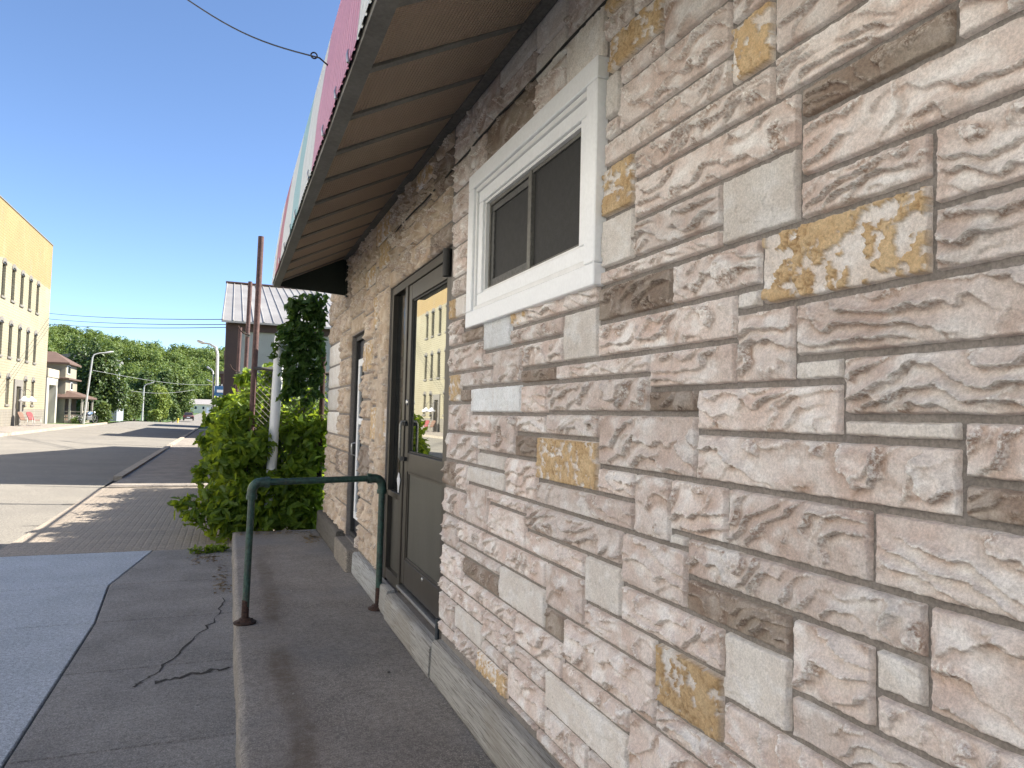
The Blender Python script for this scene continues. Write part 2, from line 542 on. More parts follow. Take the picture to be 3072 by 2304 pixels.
def concrete(name, c1, c2, agg=.0, groove=None, stain=False, bmp=.005, sc_=2.2):
    m, nt, b = base(name); p = pos(nt)
    n1 = rng_(nt, noise(nt, p, sc_, 6, .65), .32, .68)
    c = mixc(nt, n1, c1, c2)
    n3 = rng_(nt, noise(nt, p, 120, 4, .8), .3, .7, .55, 1.45); c = mixc(nt, 1.0, c, n3, 'MULTIPLY'); n4 = rng_(nt, noise(nt, p, 38, 5, .75), .3, .7, .74, 1.24); c = mixc(nt, 1.0, c, n4, 'MULTIPLY')
    if agg:
        vo = nd(nt, 'ShaderNodeTexVoronoi'); vo.inputs['Scale'].default_value = 130; lk(nt, p, vo.inputs[0])
        bw = nt.nodes.new('ShaderNodeRGBToBW'); lk(nt, vo.outputs['Color'], bw.inputs[0])
        k = mth(nt, 'MULTIPLY', mth(nt, 'GREATER_THAN', bw.outputs[0], .62), mth(nt, 'LESS_THAN', vo.outputs['Distance'], .42))
        wear = rng_(nt, noise(nt, p, 1.7, 3), .42, .62, .25, 1.0)
        c = mixc(nt, mth(nt, 'MULTIPLY', mth(nt, 'MULTIPLY', k, agg), wear), c, (.42, .385, .34))
    if stain:
        sx = nt.nodes.new('ShaderNodeSeparateXYZ'); lk(nt, p, sx.inputs[0])
        wob = mth(nt, 'MULTIPLY', mth(nt, 'SUBTRACT', noise(nt, p, 1.3, 4), .5), .22)
        dx = mth(nt, 'ABSOLUTE', mth(nt, 'SUBTRACT', mth(nt, 'ADD', sx.outputs[0], wob), mth(nt, 'ADD', -.86, mth(nt, 'MULTIPLY', sx.outputs[1], .012))))
        band = rng_(nt, dx, .02, .085, 1.0, 0.0)
        ln = mth(nt, 'MULTIPLY', rng_(nt, noise(nt, p, .9, 3), .33, .55), rng_(nt, sx.outputs[1], 8.4, 6.5, 0.0, 1.0))
        c = mixc(nt, mth(nt, 'MULTIPLY', mth(nt, 'MULTIPLY', band, ln), rng_(nt, noise(nt, p, 14, 5, .7), .3, .65, .25, .75)), c, (.115, .085, .062))
        halo = rng_(nt, dx, .04, .22, .22, 0.0)
        c = mixc(nt, halo, c, (.15, .118, .092))
        wet = rng_(nt, noise(nt, p, .8, 4), .5, .68); c = mixc(nt, mth(nt, 'MULTIPLY', wet, .45), c, (.205, .212, .226))
    h = noise(nt, p, 160, 4, .7)
    if groove:
        sx2 = nt.nodes.new('ShaderNodeSeparateXYZ'); lk(nt, p, sx2.inputs[0])
        gy = mth(nt, 'SINE', mth(nt, 'MULTIPLY', sx2.outputs[1], 2*math.pi/.15)); gx = mth(nt, 'SINE', mth(nt, 'MULTIPLY', sx2.outputs[0], 2*math.pi/.085))
        gg = mth(nt, 'ADD', rng_(nt, gy, .55, .95), mth(nt, 'MULTIPLY', rng_(nt, gx, .55, .95), .35))
        c = mixc(nt, mth(nt, 'MULTIPLY', gg, .22), c, tuple(x*.55 for x in c1))
        h = mth(nt, 'SUBTRACT', mth(nt, 'MULTIPLY', h, .4), gg); bmp = groove
    lk(nt, c, b.inputs['Base Color']); b.inputs['Roughness'].default_value = .9; b.inputs['Specular IOR Level'].default_value = .3
    bump(nt, b, h, bmp)
    return m
RAMP_M = concrete('ramp_concrete', (.285, .258, .232), (.212, .192, .174), .9, stain=True)
DARKC = concrete('old_concrete', (.285, .268, .250), (.208, .196, .184), .75)
LIGHTC = concrete('new_concrete', (.44, .47, .50), (.38, .41, .435), .0)
APRON = concrete('scored_concrete', (.35, .295, .235), (.29, .25, .205), .0, groove=.007)
FARC = concrete('sidewalk_concrete', (.30, .265, .225), (.22, .195, .17), .15)
KERB = concrete('kerb_concrete', (.40, .35, .28), (.30, .26, .21), .0)
ASPH = concrete('asphalt', (.225, .208, .178), (.185, .172, .15), .12, sc_=.5, bmp=.006)
SOIL = M('crack_soil', (.045, .04, .035), (.03, .027, .024), .95, 30)
WOOD_D = M('dark_board', (.13, .12, .105), (.09, .08, .07), .85, 6, stretch=(4, .4, 8), bmp=.003, bscale=60)
def wood(name, c1, c2):
    m, nt, b = base(name); p = pos(nt)
    g = noise(nt, p, 9, 6, .7, (5, .35, 7)); g2 = noise(nt, p, 38, 4, .7, (5, .12, 6))
    c = mixc(nt, rng_(nt, g, .35, .65), c1, c2); c = mixc(nt, mth(nt, 'MULTIPLY', rng_(nt, g2, .50, .62), .85), c, (.17, .155, .135))
    bl = rng_(nt, noise(nt, p, 2.2, 4), .5, .68); c = mixc(nt, mth(nt, 'MULTIPLY', bl, .45), c, (.30, .265, .215))
    lk(nt, c, b.inputs['Base Color']); b.inputs['Roughness'].default_value = .82; bump(nt, b, g2, .012, .9); return m
TIMBER = wood('weathered_timber', (.50, .485, .455), (.36, .35, .33))
WHITE = M('white_vinyl', (.90, .915, .94), (.87, .885, .91), .42, 6, fine=.03, bmp=.0012, bscale=25)
WHITE2 = M('white_sash', (.82, .82, .82), (.77, .77, .77), .38, 8, fine=.02)
BRONZE = M('bronze_metal', (.068, .060, .049), (.055, .048, .040), .38, 6, metal=.35, fine=.06)
BRONZE2 = M('bronze_panel', (.100, .097, .084), (.080, .078, .067), .42, 3, metal=.3, fine=.06, stretch=(1, 1, .3))
BLACK = M('black_rubber', (.015, .015, .016), (.01, .01, .01), .6, 8)
ALU = M('aluminium', (.55, .55, .54), (.45, .45, .44), .35, 10, metal=.9, fine=.1)
def glass(name, tint, ior=2.1, rough=.015):
    m, nt, b = base(name); b.inputs['Base Color'].default_value = rgb(tint); b.inputs['Roughness'].default_value = rough; b.inputs['IOR'].default_value = ior
    p = pos(nt); bump(nt, b, noise(nt, p, 1.6, 2), .0006, .5); return m
DOORGLASS = glass('door_glass', (.62, .64, .60), 1.5); DOORGLASS.node_tree.nodes['Principled BSDF'].inputs['Metallic'].default_value = 1.0   # mirror-coated solar glass
WINGLASS = glass('dark_glass', (.016, .017, .018), 1.5, .06)
PANE = glass('far_pane', (.03, .035, .035), 1.5)
SCREEN = M('insect_screen', (.030, .030, .031), (.022, .022, .023), .75, 30, fine=.3, fscale=400)
GREEN = M('green_pipe_paint', (.026, .075, .056), (.034, .055, .046), .45, 14, fine=.35, fscale=45, bmp=.004, bscale=60)
def _worn(m):
    nt = m.node_tree; b = nt.nodes['Principled BSDF']; src = b.inputs['Base Color'].links[0].from_socket; p = pos(nt)
    k = rng_(nt, noise(nt, p, 26, 6, .75), .60, .66); lk(nt, mixc(nt, k, src, (.075, .042, .030)), b.inputs['Base Color'])
_worn(GREEN)
RUST = M('rust', (.060, .030, .022), (.035, .020, .016), .9, 25, fine=.4, bmp=.004)
RUSTPOLE = M('rusty_red_pole', (.125, .07, .062), (.09, .048, .043), .8, 9, fine=.25, fscale=40, bmp=.003)
PVC = M('white_pvc', (.72, .73, .74), (.64, .65, .66), .35, 3, fine=.02)
GALV = M('galvanised_wire', (.16, .15, .13), (.11, .10, .09), .55, 30, metal=.5)
DKGREEN = M('dark_green_panel', (.008, .016, .014), (.006, .012, .011), .5, 4)
TRIM = M('grey_trim', (.17, .165, .15), (.125, .12, .11), .6, 5, metal=.15, fine=.15)
CABLE = M('black_cable', (.012, .012, .012), (.02, .02, .02), .6, 30)
def soffit_mat():
    m, nt, b = base('embossed_soffit'); p = pos(nt)
    sx = nt.nodes.new('ShaderNodeSeparateXYZ'); lk(nt, p, sx.inputs[0])
    k = 2*math.pi/.030
    a = mth(nt, 'SINE', mth(nt, 'MULTIPLY', mth(nt, 'ADD', sx.outputs[0], sx.outputs[1]), k)); d = mth(nt, 'SINE', mth(nt, 'MULTIPLY', mth(nt, 'SUBTRACT', sx.outputs[0], sx.outputs[1]), k))
    h = mth(nt, 'MULTIPLY', a, d)
    oi = nt.nodes.new('ShaderNodeObjectInfo').outputs['Random']
    c = mixc(nt, rng_(nt, noise(nt, p, 2.5, 4), .3, .7), (.42, .335, .245), (.37, .285, .21))
    c = mixc(nt, mth(nt, 'MULTIPLY', oi, .5), c, (.37, .255, .19))
    c = mixc(nt, mth(nt, 'MULTIPLY', rng_(nt, h, .1, .7), .5), c, (.48, .35, .24))
    lk(nt, c, b.inputs['Base Color']); b.inputs['Roughness'].default_value = .55; bump(nt, b, h, .006, 1.0); return m
SOFFIT = soffit_mat()
def stripe(name, c): return M(name, c, tuple(x*.86 for x in c), .5, 5, fine=.08, stretch=(1, 3, .4))
S_PINK = stripe('faded_pink', (.58, .27, .36)); S_WHITE = stripe('faded_white', (.68, .69, .66)); S_TEAL = stripe('faded_teal', (.33, .53, .54)); S_RED = stripe('faded_red', (.46, .15, .17))

def leaf_mat(name, c1, c2, tr=.35, tc=(.45, .60, .06)):
    m, nt, b = base(name)
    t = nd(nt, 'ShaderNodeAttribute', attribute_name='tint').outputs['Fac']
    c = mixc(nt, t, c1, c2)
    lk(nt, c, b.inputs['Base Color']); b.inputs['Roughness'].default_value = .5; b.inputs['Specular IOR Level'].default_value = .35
    tn = nt.nodes.new('ShaderNodeBsdfTranslucent'); lk(nt, mixc(nt, .6, c, tc), tn.inputs[0])
    mx = nt.nodes.new('ShaderNodeMixShader'); mx.inputs[0].default_value = tr
    out = nt.nodes['Material Output']; lk(nt, b.outputs[0], mx.inputs[1]); lk(nt, tn.outputs[0], mx.inputs[2]); lk(nt, mx.outputs[0], out.inputs[0])
    return m
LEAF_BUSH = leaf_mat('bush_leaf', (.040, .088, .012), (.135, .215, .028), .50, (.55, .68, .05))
LEAF_VINE = leaf_mat('vine_leaf', (.020, .055, .012), (.045, .10, .022), .28, (.25, .40, .03))
LEAF_DARK = leaf_mat('maple_leaf', (.032, .068, .022), (.085, .125, .040), .25, (.25, .34, .05))
LEAF_MID = leaf_mat('tree_leaf', (.045, .085, .024), (.115, .155, .042), .28, (.30, .38, .06))
LEAF_LIGHT = leaf_mat('pale_leaf', (.10, .16, .03), (.20, .25, .05), .30, (.40, .45, .06))
LEAF_HILL = leaf_mat('hill_leaf', (.060, .112, .030), (.165, .22, .055), .27, (.40, .50, .08))
GRASS = M('grass', (.085, .14, .03), (.055, .10, .022), .9, 3, fine=.4, fscale=30, bmp=.02, bscale=40)
HILLG = M('hill_floor', (.035, .06, .02), (.025, .045, .015), .95, .3)
BARK = M('bark', (.10, .08, .06), (.07, .055, .042), .9, 8, bmp=.01, bscale=30)

def foliage(name, blobs, n, size, mat, parent=None, seed=0, shell=.55, flat=.6, leafy=False, jit=.6):
    """many small leaf faces spread through the volume of the blobs: (cx, cy, cz, rx, ry, rz)"""
    g = np.random.default_rng(seed); B = np.array(blobs, float)
    vol = (B[:, 3]*B[:, 4]*B[:, 5])**(.75); k = g.choice(len(B), n, p=vol/vol.sum()); b = B[k]
    d = g.normal(size=(n, 3)); d /= np.linalg.norm(d, axis=1)[:, None]
    r = shell+(1-shell)*g.random(n)**.6; r *= 1+.10*g.normal(size=n)
    p = b[:, :3]+d*b[:, 3:]*r[:, None]
    nr = d*.7+g.normal(size=(n, 3))*jit+np.array([0, 0, flat]); nr /= np.linalg.norm(nr, axis=1)[:, None]
    a = np.cross(nr, g.normal(size=(n, 3))); a /= np.linalg.norm(a, axis=1)[:, None]+1e-9; c = np.cross(nr, a)
    s = size*(.6+.8*g.random(n))[:, None]
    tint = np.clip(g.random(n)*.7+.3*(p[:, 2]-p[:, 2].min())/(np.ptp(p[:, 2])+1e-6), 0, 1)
    if leafy:   # pointed, folded leaf with side lobes
        L = [(-.5, 0, 0), (-.12, .30, .10), (.10, .16, .05), (.22, .26, .08), (.62, 0, -.08), (.22, -.26, .08), (.10, -.16, .05), (-.12, -.30, .10)]
        co = np.concatenate([p+a*s*x+c*s*y+nr*s*z for x, y, z in L], 1).reshape(-1, 3)
        m = np.arange(n)[:, None]*8
        tris = np.concatenate([m+np.array(t) for t in ((0, 2, 1), (0, 4, 2), (2, 4, 3), (0, 7, 6), (0, 6, 4), (6, 5, 4))], 0)
        return np_mesh(name, co, tris, mat, parent, False, {'tint': np.repeat(tint, 8)}, tri=True)
    co = np.concatenate([p-a*s*.5, p+c*s*.36+nr*s*.08, p+a*s*.55-nr*s*.06, p-c*s*.36+nr*s*.08], 1).reshape(-1, 3)
    q = np.arange(n*4).reshape(-1, 4)
    return np_mesh(name, co, q, mat, parent, False, {'tint': np.repeat(tint, 4)})
def blobs_for(h, rx, ry, z0, seed, n=14, k=.42):
    g = np.random.default_rng(seed); out = []
    for i in range(n):
        a = g.random()*6.283; t = z0+(h-z0)*(.12+.78*g.random()); f = math.sin(math.pi*min(max((t-z0)/(h-z0), .12), .93))**.7
        rr = .62*f*math.sqrt(g.random()); s = k*(.65+.6*g.random())
        out.append((rx*rr*math.cos(a), ry*rr*math.sin(a), t, rx*s, ry*s, (h-z0)*.5*s*1.05))
    out.append((0, 0, z0+(h-z0)*.5, rx*.55, ry*.55, (h-z0)*.40)); return out
def tree(name, loc, h, r, trunk, leafm, n, size, seed, label, group, cat='tree', z0f=.22, lean=0):
    t = empty(name, loc, 0, label, cat, group)
    foliage('crown', blobs_for(h, r, r, h*z0f, seed), n, size, leafm, t, seed)
    mb = MB(); g = random.Random(seed); top = h*.72
    mb.tube([(0, 0, -.4), (.02*h*g.uniform(-1, 1), 0, h*.25), (.03*h*g.uniform(-1, 1), .02*h, top)], [trunk*1.25, trunk, trunk*.35], 7)
    for i in range(6):
        a = g.random()*6.28; zb = h*(.22+.08*i)
        mb.tube([(0, 0, zb), (r*.35*math.cos(a), r*.35*math.sin(a), zb+h*.12), (r*.7*math.cos(a), r*.7*math.sin(a), zb+h*.2)], [trunk*.5, trunk*.3, trunk*.1], 5)
    mb.build('trunk', BARK, t)
    return t

# ------------------------------------------------------------------ ground
def smooth01(a, b, x): t = min(max((x-a)/(b-a), 0), 1); return t*t*(3-2*t)
def zg(x, y):
    dip = -.75*smooth01(75, 130, y)*(1-smooth01(150, 280, y))
    cross = .03*min(max(-3.45-x, 0), 6.9)*(1-smooth01(75, 120, y))
    return dip+cross
KX = -3.45; LX = -10.3
def strip(name, xs, ys, dz, mat, parent=None, kind='structure'):
    co = [(x, y, zg(x, y)+dz) for x in xs for y in ys]
    q = grid_quads(len(xs), len(ys))[:, ::-1]
    o = np_mesh(name, co, q, mat, parent, True)
    if parent is None: o['kind'] = kind
    return o
def lin(a, b, n): return [a+(b-a)*i/(n-1) for i in range(n)]
YS = lin(-40, 80, 61)+lin(85, 320, 48)
gx = [-900, -500, -250, -120, -60, -30, -18, -13, -10.3, -7, -3.45, -1, 3, 10, 25, 60, 150, 400, 900]
strip('ground', gx, [-200, -100]+YS+[400, 600, 1000, 2000], -.09, GRASS)
strip('road', lin(LX, KX, 8), YS, -.012, ASPH)
# left footway with its kerb
fw = strip('footway', [-13.25, -11.8, LX-.14], lin(20, 58, 20), .10, FARC)
verge = strip('verge', [-14.2, -12.5, LX-.14], lin(58.02, 150, 40), .06, GRASS)
def kerb(name, x0, x1, y0, y1, h, n):
    o = MB()
    for i in range(n):
        a = y0+(y1-y0)*i/n; b = y0+(y1-y0)*(i+1)/n
        za, zb = zg(x0, a), zg(x0, b); g_ = .012
        o.add([(x0, a+g_, za-.2), (x1, a+g_, za-.2), (x1, b-g_, zb-.2), (x0, b-g_, zb-.2), (x0, a+g_, za+h), (x1, a+g_, za+h), (x1, b-g_, zb+h), (x0, b-g_, zb+h)],
              [(0, 3, 2, 1), (4, 5, 6, 7), (0, 1, 5, 4), (1, 2, 6, 5), (2, 3, 7, 6), (3, 0, 4, 7)])
    k = o.build(name, KERB); k['kind'] = 'structure'; return k
kerb('kerb', LX-.14, LX+.02, 20, 66, .115, 18)
kerb('kerb', KX-.02, KX+.16, 17.9, 60, .075, 18)
strip('sidewalk_beyond', [KX+.16, -2.3, -.4], lin(17.9, 60, 22), .028, FARC)
# near footway: slabs with open joints
sw = empty('sidewalk'); sw['kind'] = 'structure'
def slab(poly, mat, z1=0.0, t=.10, name='slab'):
    n = len(poly); cx = sum(p[0] for p in poly)/n; cy = sum(p[1] for p in poly)/n
    def ins(p, e):
        d = Vector((cx-p[0], cy-p[1])); return (p[0]+(e if d.x > 0 else -e), p[1]+(e if d.y > 0 else -e))
    a = [ins(p, .004) for p in poly]; b_ = [ins(p, .010) for p in poly]
    mb = MB(); vs = [(p[0], p[1], z1-t) for p in a]+[(p[0], p[1], z1-.008) for p in a]+[(p[0], p[1], z1) for p in b_]
    fs = [tuple(range(2*n, 3*n))]+[(k*n+i, k*n+(i+1) % n, (k+1)*n+(i+1) % n, (k+1)*n+i) for k in (0, 1) for i in range(n)]
    mb.add(vs, fs); return mb.build(name, mat, sw)
edge = [(-2.0, -4.0), (-2.0, 1.0), (-2.03, 3.87), (-2.02, 6.15), (-2.10, 7.40), (-1.89, 9.05)]
ys_ = [-4.0, 1.0, 3.87, 6.15, 7.40, 9.05]
for i in range(5):
    (xa, ya), (xb, yb) = edge[i], edge[i+1]
    slab([(KX, ya), (xa, ya), (xb, yb), (KX, yb)], LIGHTC, .0)
for i, (ya, yb) in enumerate([(-4.0, 1.0), (1.0, 3.87), (3.87, 5.02), (5.02, 6.15), (6.15, 7.40), (7.40, 9.05)]):
    def ex(y):
        for (x0, y0), (x1, y1) in zip(edge, edge[1:]):
            if y0 <= y <= y1: return x0+(x1-x0)*(y-y0)/(y1-y0)
    slab([(ex(ya)+.004, ya), (-1.042, ya), (-1.042, yb), (ex(yb)+.004, yb)], DARKC, .0)
for ya, yb in [(9.05, 10.55), (10.55, 12.2), (12.2, 14.35), (14.35, 16.1)]:
    slab([(KX, ya), (-.4, ya), (-.4, yb), (KX, yb)], APRON, .002)
slab([(KX+.1, 16.1), (-.4, 16.1), (-.4, 17.9), (KX+.16, 17.9)], FARC, .03)
bed = MB(); bed.box(KX+.002, 0, -4, 17.9, -.3, -.03); bed.build('joint_bed', SOIL, sw)
# cracks in the old slabs
def ribbon(name, pts, wd, parent, seed):
    g = random.Random(seed); P = []
    for (a, b) in zip(pts, pts[1:]):
        for t in np.linspace(0, 1, 9)[:-1]: P.append((a[0]+(b[0]-a[0])*t+g.uniform(-.020, .020), a[1]+(b[1]-a[1])*t+g.uniform(-.03, .03)))
    P.append(pts[-1]); mb = MB(); vs = []
    for i, p in enumerate(P):
        q = P[min(i+1, len(P)-1)]; o = P[max(i-1, 0)]; d = Vector((q[0]-o[0], q[1]-o[1])).normalized(); n = Vector((-d.y, d.x))
        ww = wd*g.uniform(.12, 1.7)
        vs += [(p[0]+n.x*ww, p[1]+n.y*ww, pts[0][2]), (p[0]-n.x*ww, p[1]-n.y*ww, pts[0][2])]
    mb.add(vs, [(2*i, 2*i+1, 2*i+3, 2*i+2) for i in range(len(P)-1)]); return mb.build(name, SOIL, parent)
ribbon('crack', [(-1.12, 6.62, .0022), (-1.18, 6.0, .0022), (-1.36, 5.35, .0022), (-1.52, 4.85, .0022), (-1.60, 4.68, .0022)], .006, sw, 1)
ribbon('crack', [(-1.50, 4.72, .0026), (-1.28, 4.80, .0026), (-1.08, 4.86, .0026)], .011, sw, 2)
ribbon('crack', [(-3.4, 22.5, .066), (-2.5, 22.9, .066), (-1.3, 23.2, .066)], .02, sw, 3)
for i, (y, x0, x1) in enumerate([(11.25, -7.5, KX), (13.6, -8.5, KX), (20.4, -9, -5)]):
    ribbon('road_seam', [(x1, y+.05, zg(x1, y)-.006), (x0, y, zg(x1, y)-.006)], .018, sw, 10+i).rotation_euler = (0, 0, 0)
# entrance ramp with a worn rounded lip
RZ = .15
prof = []
for i in range(9): a = math.pi/2*i/8; prof.append((-1.05+.035-.035*math.sin(math.pi/2-a) if False else -1.05+.04*(1-math.cos(a)), RZ-.04+.04*math.sin(a)))
prof = [(-1.058, -.05), (-1.055, .03), (-1.052, .07), (-1.05, RZ-.045)]+prof[1:]+[(-1.0+.95*i/9, RZ) for i in range(1, 10)]+[(.05, RZ)]
yy = np.linspace(-4, 9.2, 330); px_ = np.array([p[0] for p in prof]); pz_ = np.array([p[1] for p in prof])
PX, YY = np.meshgrid(px_, yy, indexing='ij'); PZ, _ = np.meshgrid(pz_, yy, indexing='ij')
side = (PX < -1.0)
PX = PX+side*(.010*fbm(YY*9, PZ*22+3, 4, 3)+.012*fbm(YY*1.1, PZ*0+1, 2, 8)); PZ = PZ+np.where(side & (PZ > .08), .007*fbm(YY*8, PX*20, 4, 5), .0015*fbm(YY*3, PX*3, 3, 6))
ramp = np_mesh('ramp', np.stack([PX, YY, PZ], -1).reshape(-1, 3), grid_quads(len(prof), len(yy))[:, ::-1], RAMP_M, None, True); ramp['kind'] = 'structure'
mb = MB(); mb.box(-1.05, .05, 9.199, 9.25, -.1, RZ-.01); mb.build('ramp_end', RAMP_M, ramp)
for i, (x, y, s, k, lab) in enumerate([(-.62, 6.1, .013, .5, 'pale pebble on the ramp just beyond the green handrail'), (-.25, 4.05, .018, .08, 'dark pebble on the ramp near the timber base board'), (-.78, 3.9, .011, .45, 'small pale pebble on the brown stain of the ramp'),
                                   (-1.3, 6.7, .016, .4, 'small stone on the footway slab beside the far half of the ramp'), (-1.25, 4.3, .013, .35, 'small stone on the footway slab between the crack and the ramp lip')]):
    g = random.Random(i); mb = MB(); pr = [(0, -.5), (.5, -.35), (.62, .05), (.35, .42), (0, .5)]
    mb.lathe([(r*s*.8, z*s*.6) for r, z in pr], 6)
    o = mb.build('pebble', M('pebble_%d' % i, (k, k*.96, k*.9), None, .9)); o.location = (x, y, (RZ if x > -1.05 else 0)+.25*s)
    tag(o, lab, 'pebble', 'loose pebbles')

# ------------------------------------------------------------------ stone building
bld = empty('stone_building', (0, 0, 0), 0, 'single storey shop front clad in pinkish rock-faced artificial stone, seen close up on the right', 'building')
# backing wall = mortar, with the openings left out
def holed_wall(name, x, thick, y0, y1, z0, z1, holes, mat, parent):
    ysb = sorted({y0, y1, *[h[0] for h in holes], *[h[1] for h in holes]}); zsb = sorted({z0, z1, *[h[2] for h in holes], *[h[3] for h in holes]})
    mb = MB()
    def inh(a, b): return any(h[0] <= a <= h[1] and h[2] <= b <= h[3] for h in holes)
    for a, b in zip(ysb, ysb[1:]):
        for c, d in zip(zsb, zsb[1:]):
            if not inh((a+b)/2, (c+d)/2): mb.quad((x, a, c), (x, a, d), (x, b, d), (x, b, c))
    t = thick
    for h0, h1, h2, h3 in holes:
        mb.quad((x, h0, h2), (x, h0, h3), (x+t, h0, h3), (x+t, h0, h2)); mb.quad((x, h1, h2), (x+t, h1, h2), (x+t, h1, h3), (x, h1, h3))
        mb.quad((x, h0, h3), (x, h1, h3), (x+t, h1, h3), (x+t, h0, h3)); mb.quad((x, h0, h2), (x+t, h0, h2), (x+t, h1, h2), (x, h1, h2))
    return mb.build(name, mat, parent, fix=False)
H_WIN = (2.14, 3.44, 2.11, 2.81); H_DOOR = (3.90, 5.58, .33, 2.61); H_SEC = (6.66, 7.45, .36, 2.40)
holed_wall('mortar_wall', .011, .16, -6, 9.13, -.1, 4.5, [H_WIN, H_DOOR, H_SEC], MORTAR, bld)
mb = MB(); mb.box(.2, 9, -6, 9.12, -.1, 4.45); mb.box(-.02, 9.1, -6.05, 9.16, 4.5, 4.62); mb.quad((.011, 9.13, -.1), (.011, 9.13, 4.5), (9, 9.13, 4.5), (9, 9.13, -.1)); mb.build('rear_walls', M('block_wall', (.30, .27, .24), None, .9), bld)

def make_stone(y0, y1, z0, z1, kind, seed):
    m = .0066 if y0 < 3.88 else .0085; a0, a1, b0, b1 = y0+m, y1-m, z0+m, z1-m
    dist = math.hypot((a0+a1)/2, 1.4); res = min(max(dist/710*1.25, .0030), .02)
    nu = max(8, int((a1-a0)/res)+2); nv = max(8, int((b1-b0)/res)+2)
    Yv, Zv = np.meshgrid(np.linspace(a0, a1, nu), np.linspace(b0, b1, nv), indexing='ij')
    g = random.Random(seed); oy, oz = g.uniform(0, 90), g.uniform(0, 90); sd = g.randrange(200)
    de = np.minimum(np.minimum(Yv-a0, a1-Yv), np.minimum(Zv-b0, b1-Zv))
    Yn, Zn = Yv+oy, Zv+oz
    tl = g.uniform(-.28, .28); ca, sa = math.cos(tl), math.sin(tl)
    u = Yn*ca+Zn*sa; v = -Yn*sa+Zn*ca
    hgt = b1-b0
    fine = fbm(Yn*34, Zn*34, 3, sd+3)
    far = 1.0 if (a0+a1)/2 < 3.9 else 1.55
    stain = 0*Yv
    if kind in 'nd':
        P = min(max(hgt*g.uniform(.36, .62), .042), .10)
        warp = .130*fbm(u*3.4, v*4.6, 2, sd)+.040*fbm(u*11, v*13, 3, sd+5)+.0075*fine
        n = (v+warp)/P; s = n-np.floor(n)
        wc = min(.0045/P, .12)
        prof_ = np.where(s > 1-wc, (s-1+wc)/wc, (1-s/(1-wc))**1.5)
        am = sstep(-.55, .06, fbm(u*5.0+3, v*7.5, 2, sd+9))
        A = g.uniform(.015, .024)*far*(.8 if hgt < .09 else 1)
        h = A*am*prof_
        ds = np.minimum(s, 1-s)*P
        lip = np.exp(-(ds/.0055)**2)*am
        h = h+.0080*lip*(.50+1.0*fbm(Yn*42, Zn*42, 3, sd+11))
        P2 = g.uniform(.10, .17)
        n2 = (u*.55+v*.85+.10*fbm(u*4.5+5, v*4.5, 2, sd+21)+.02*fbm(u*17, v*17, 3, sd+28)+.005*fine)/P2; s2 = n2-np.floor(n2); am2 = sstep(-.25, .22, fbm(u*6, v*6+8, 2, sd+25))
        wc2 = .0045/P2
        h = h+.0075*am2*far*np.where(s2 > 1-wc2, (s2-1+wc2)/wc2, (1-s2/(1-wc2))**2.2)
        lip2 = np.exp(-(np.minimum(s2, 1-s2)*P2/.005)**2)*am2
        h = h+.0042*lip2
        pit = sstep(.47, .55, fbm(Yn*48, Zn*40, 2, sd+51))
        rim = sstep(.004, .024+.010*fbm(Yn*10, Zn*10, 2, sd+60), de)
        h = (h+.004*fbm(Yn*5, Zn*7, 2, sd+14)-.003)*(.12+.88*rim)+.0006*fine-.0035*pit*rim+.002
        rid = np.clip(lip+.7*lip2, 0, 1); stain = np.clip(sstep(.62, .97, s)*am+.6*sstep(.70, .98, s2)*am2, 0, 1)
        crust = 0*h
    elif kind == 'y':
        cov = g.choice([.10, .04, .0]) if dist > 1.95 else -.05
        f = fbm(Yn*8, Zn*9, 2, sd)*.7+fbm(Yn*30, Zn*30, 4, sd+1)*.95; crust = sstep(-.06-cov, -.01-cov, f)
        cr = np.abs(fbm(Yn*34+4, Zn*26, 4, sd+7)); ck = np.exp(-(cr/.06)**2)*sstep(-.3, .1, fbm(Yn*7, Zn*7, 2, sd+70))
        h = .008*crust+.006*fbm(Yn*38, Zn*38, 4, sd+2)*crust-.006*ck*crust+.0015*fbm(Yn*8, Zn*8, 2, sd); rid = 0*h; stain = ck*crust
    else:
        pit = sstep(.42, .52, fbm(Yn*30, Zn*24, 2, sd+4))
        h = .0026*fbm(Yn*7, Zn*7, 3, sd)+.0010*fine-.004*pit+.003+.004*sstep(.22, .26, fbm(u*8, v*12, 3, sd+6)); rid = 0*h; crust = 0*h
    e = sstep(0, .004, de+.0022*fbm(Yn*40, Zn*40, 3, sd+31)*sstep(0, .003, de))
    X = -(h+.0025)*e+(1-e)*.016
    wob = (1-sstep(0, .02, de))*.0022
    Yv = Yv+wob*fbm(Yn*22, Zn*22, 2, sd+40); Zv = Zv+wob*fbm(Yn*22+7, Zn*22, 2, sd+44)
    co = np.stack([X, Yv, Zv], -1).reshape(-1, 3)
    at_ = {'ridge': rid*e, 'stain': stain*e}
    if kind == 'y': at_['crust'] = crust*e
    o = np_mesh('stone', co, grid_quads(nu, nv), SM[kind], bld, True, at_)
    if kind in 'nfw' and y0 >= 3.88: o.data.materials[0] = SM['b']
    return o
for i, ln in enumerate(STONES.strip().splitlines()):
    a = ln.split(); make_stone(*[float(t) for t in a[:4]], a[4], 100+i)
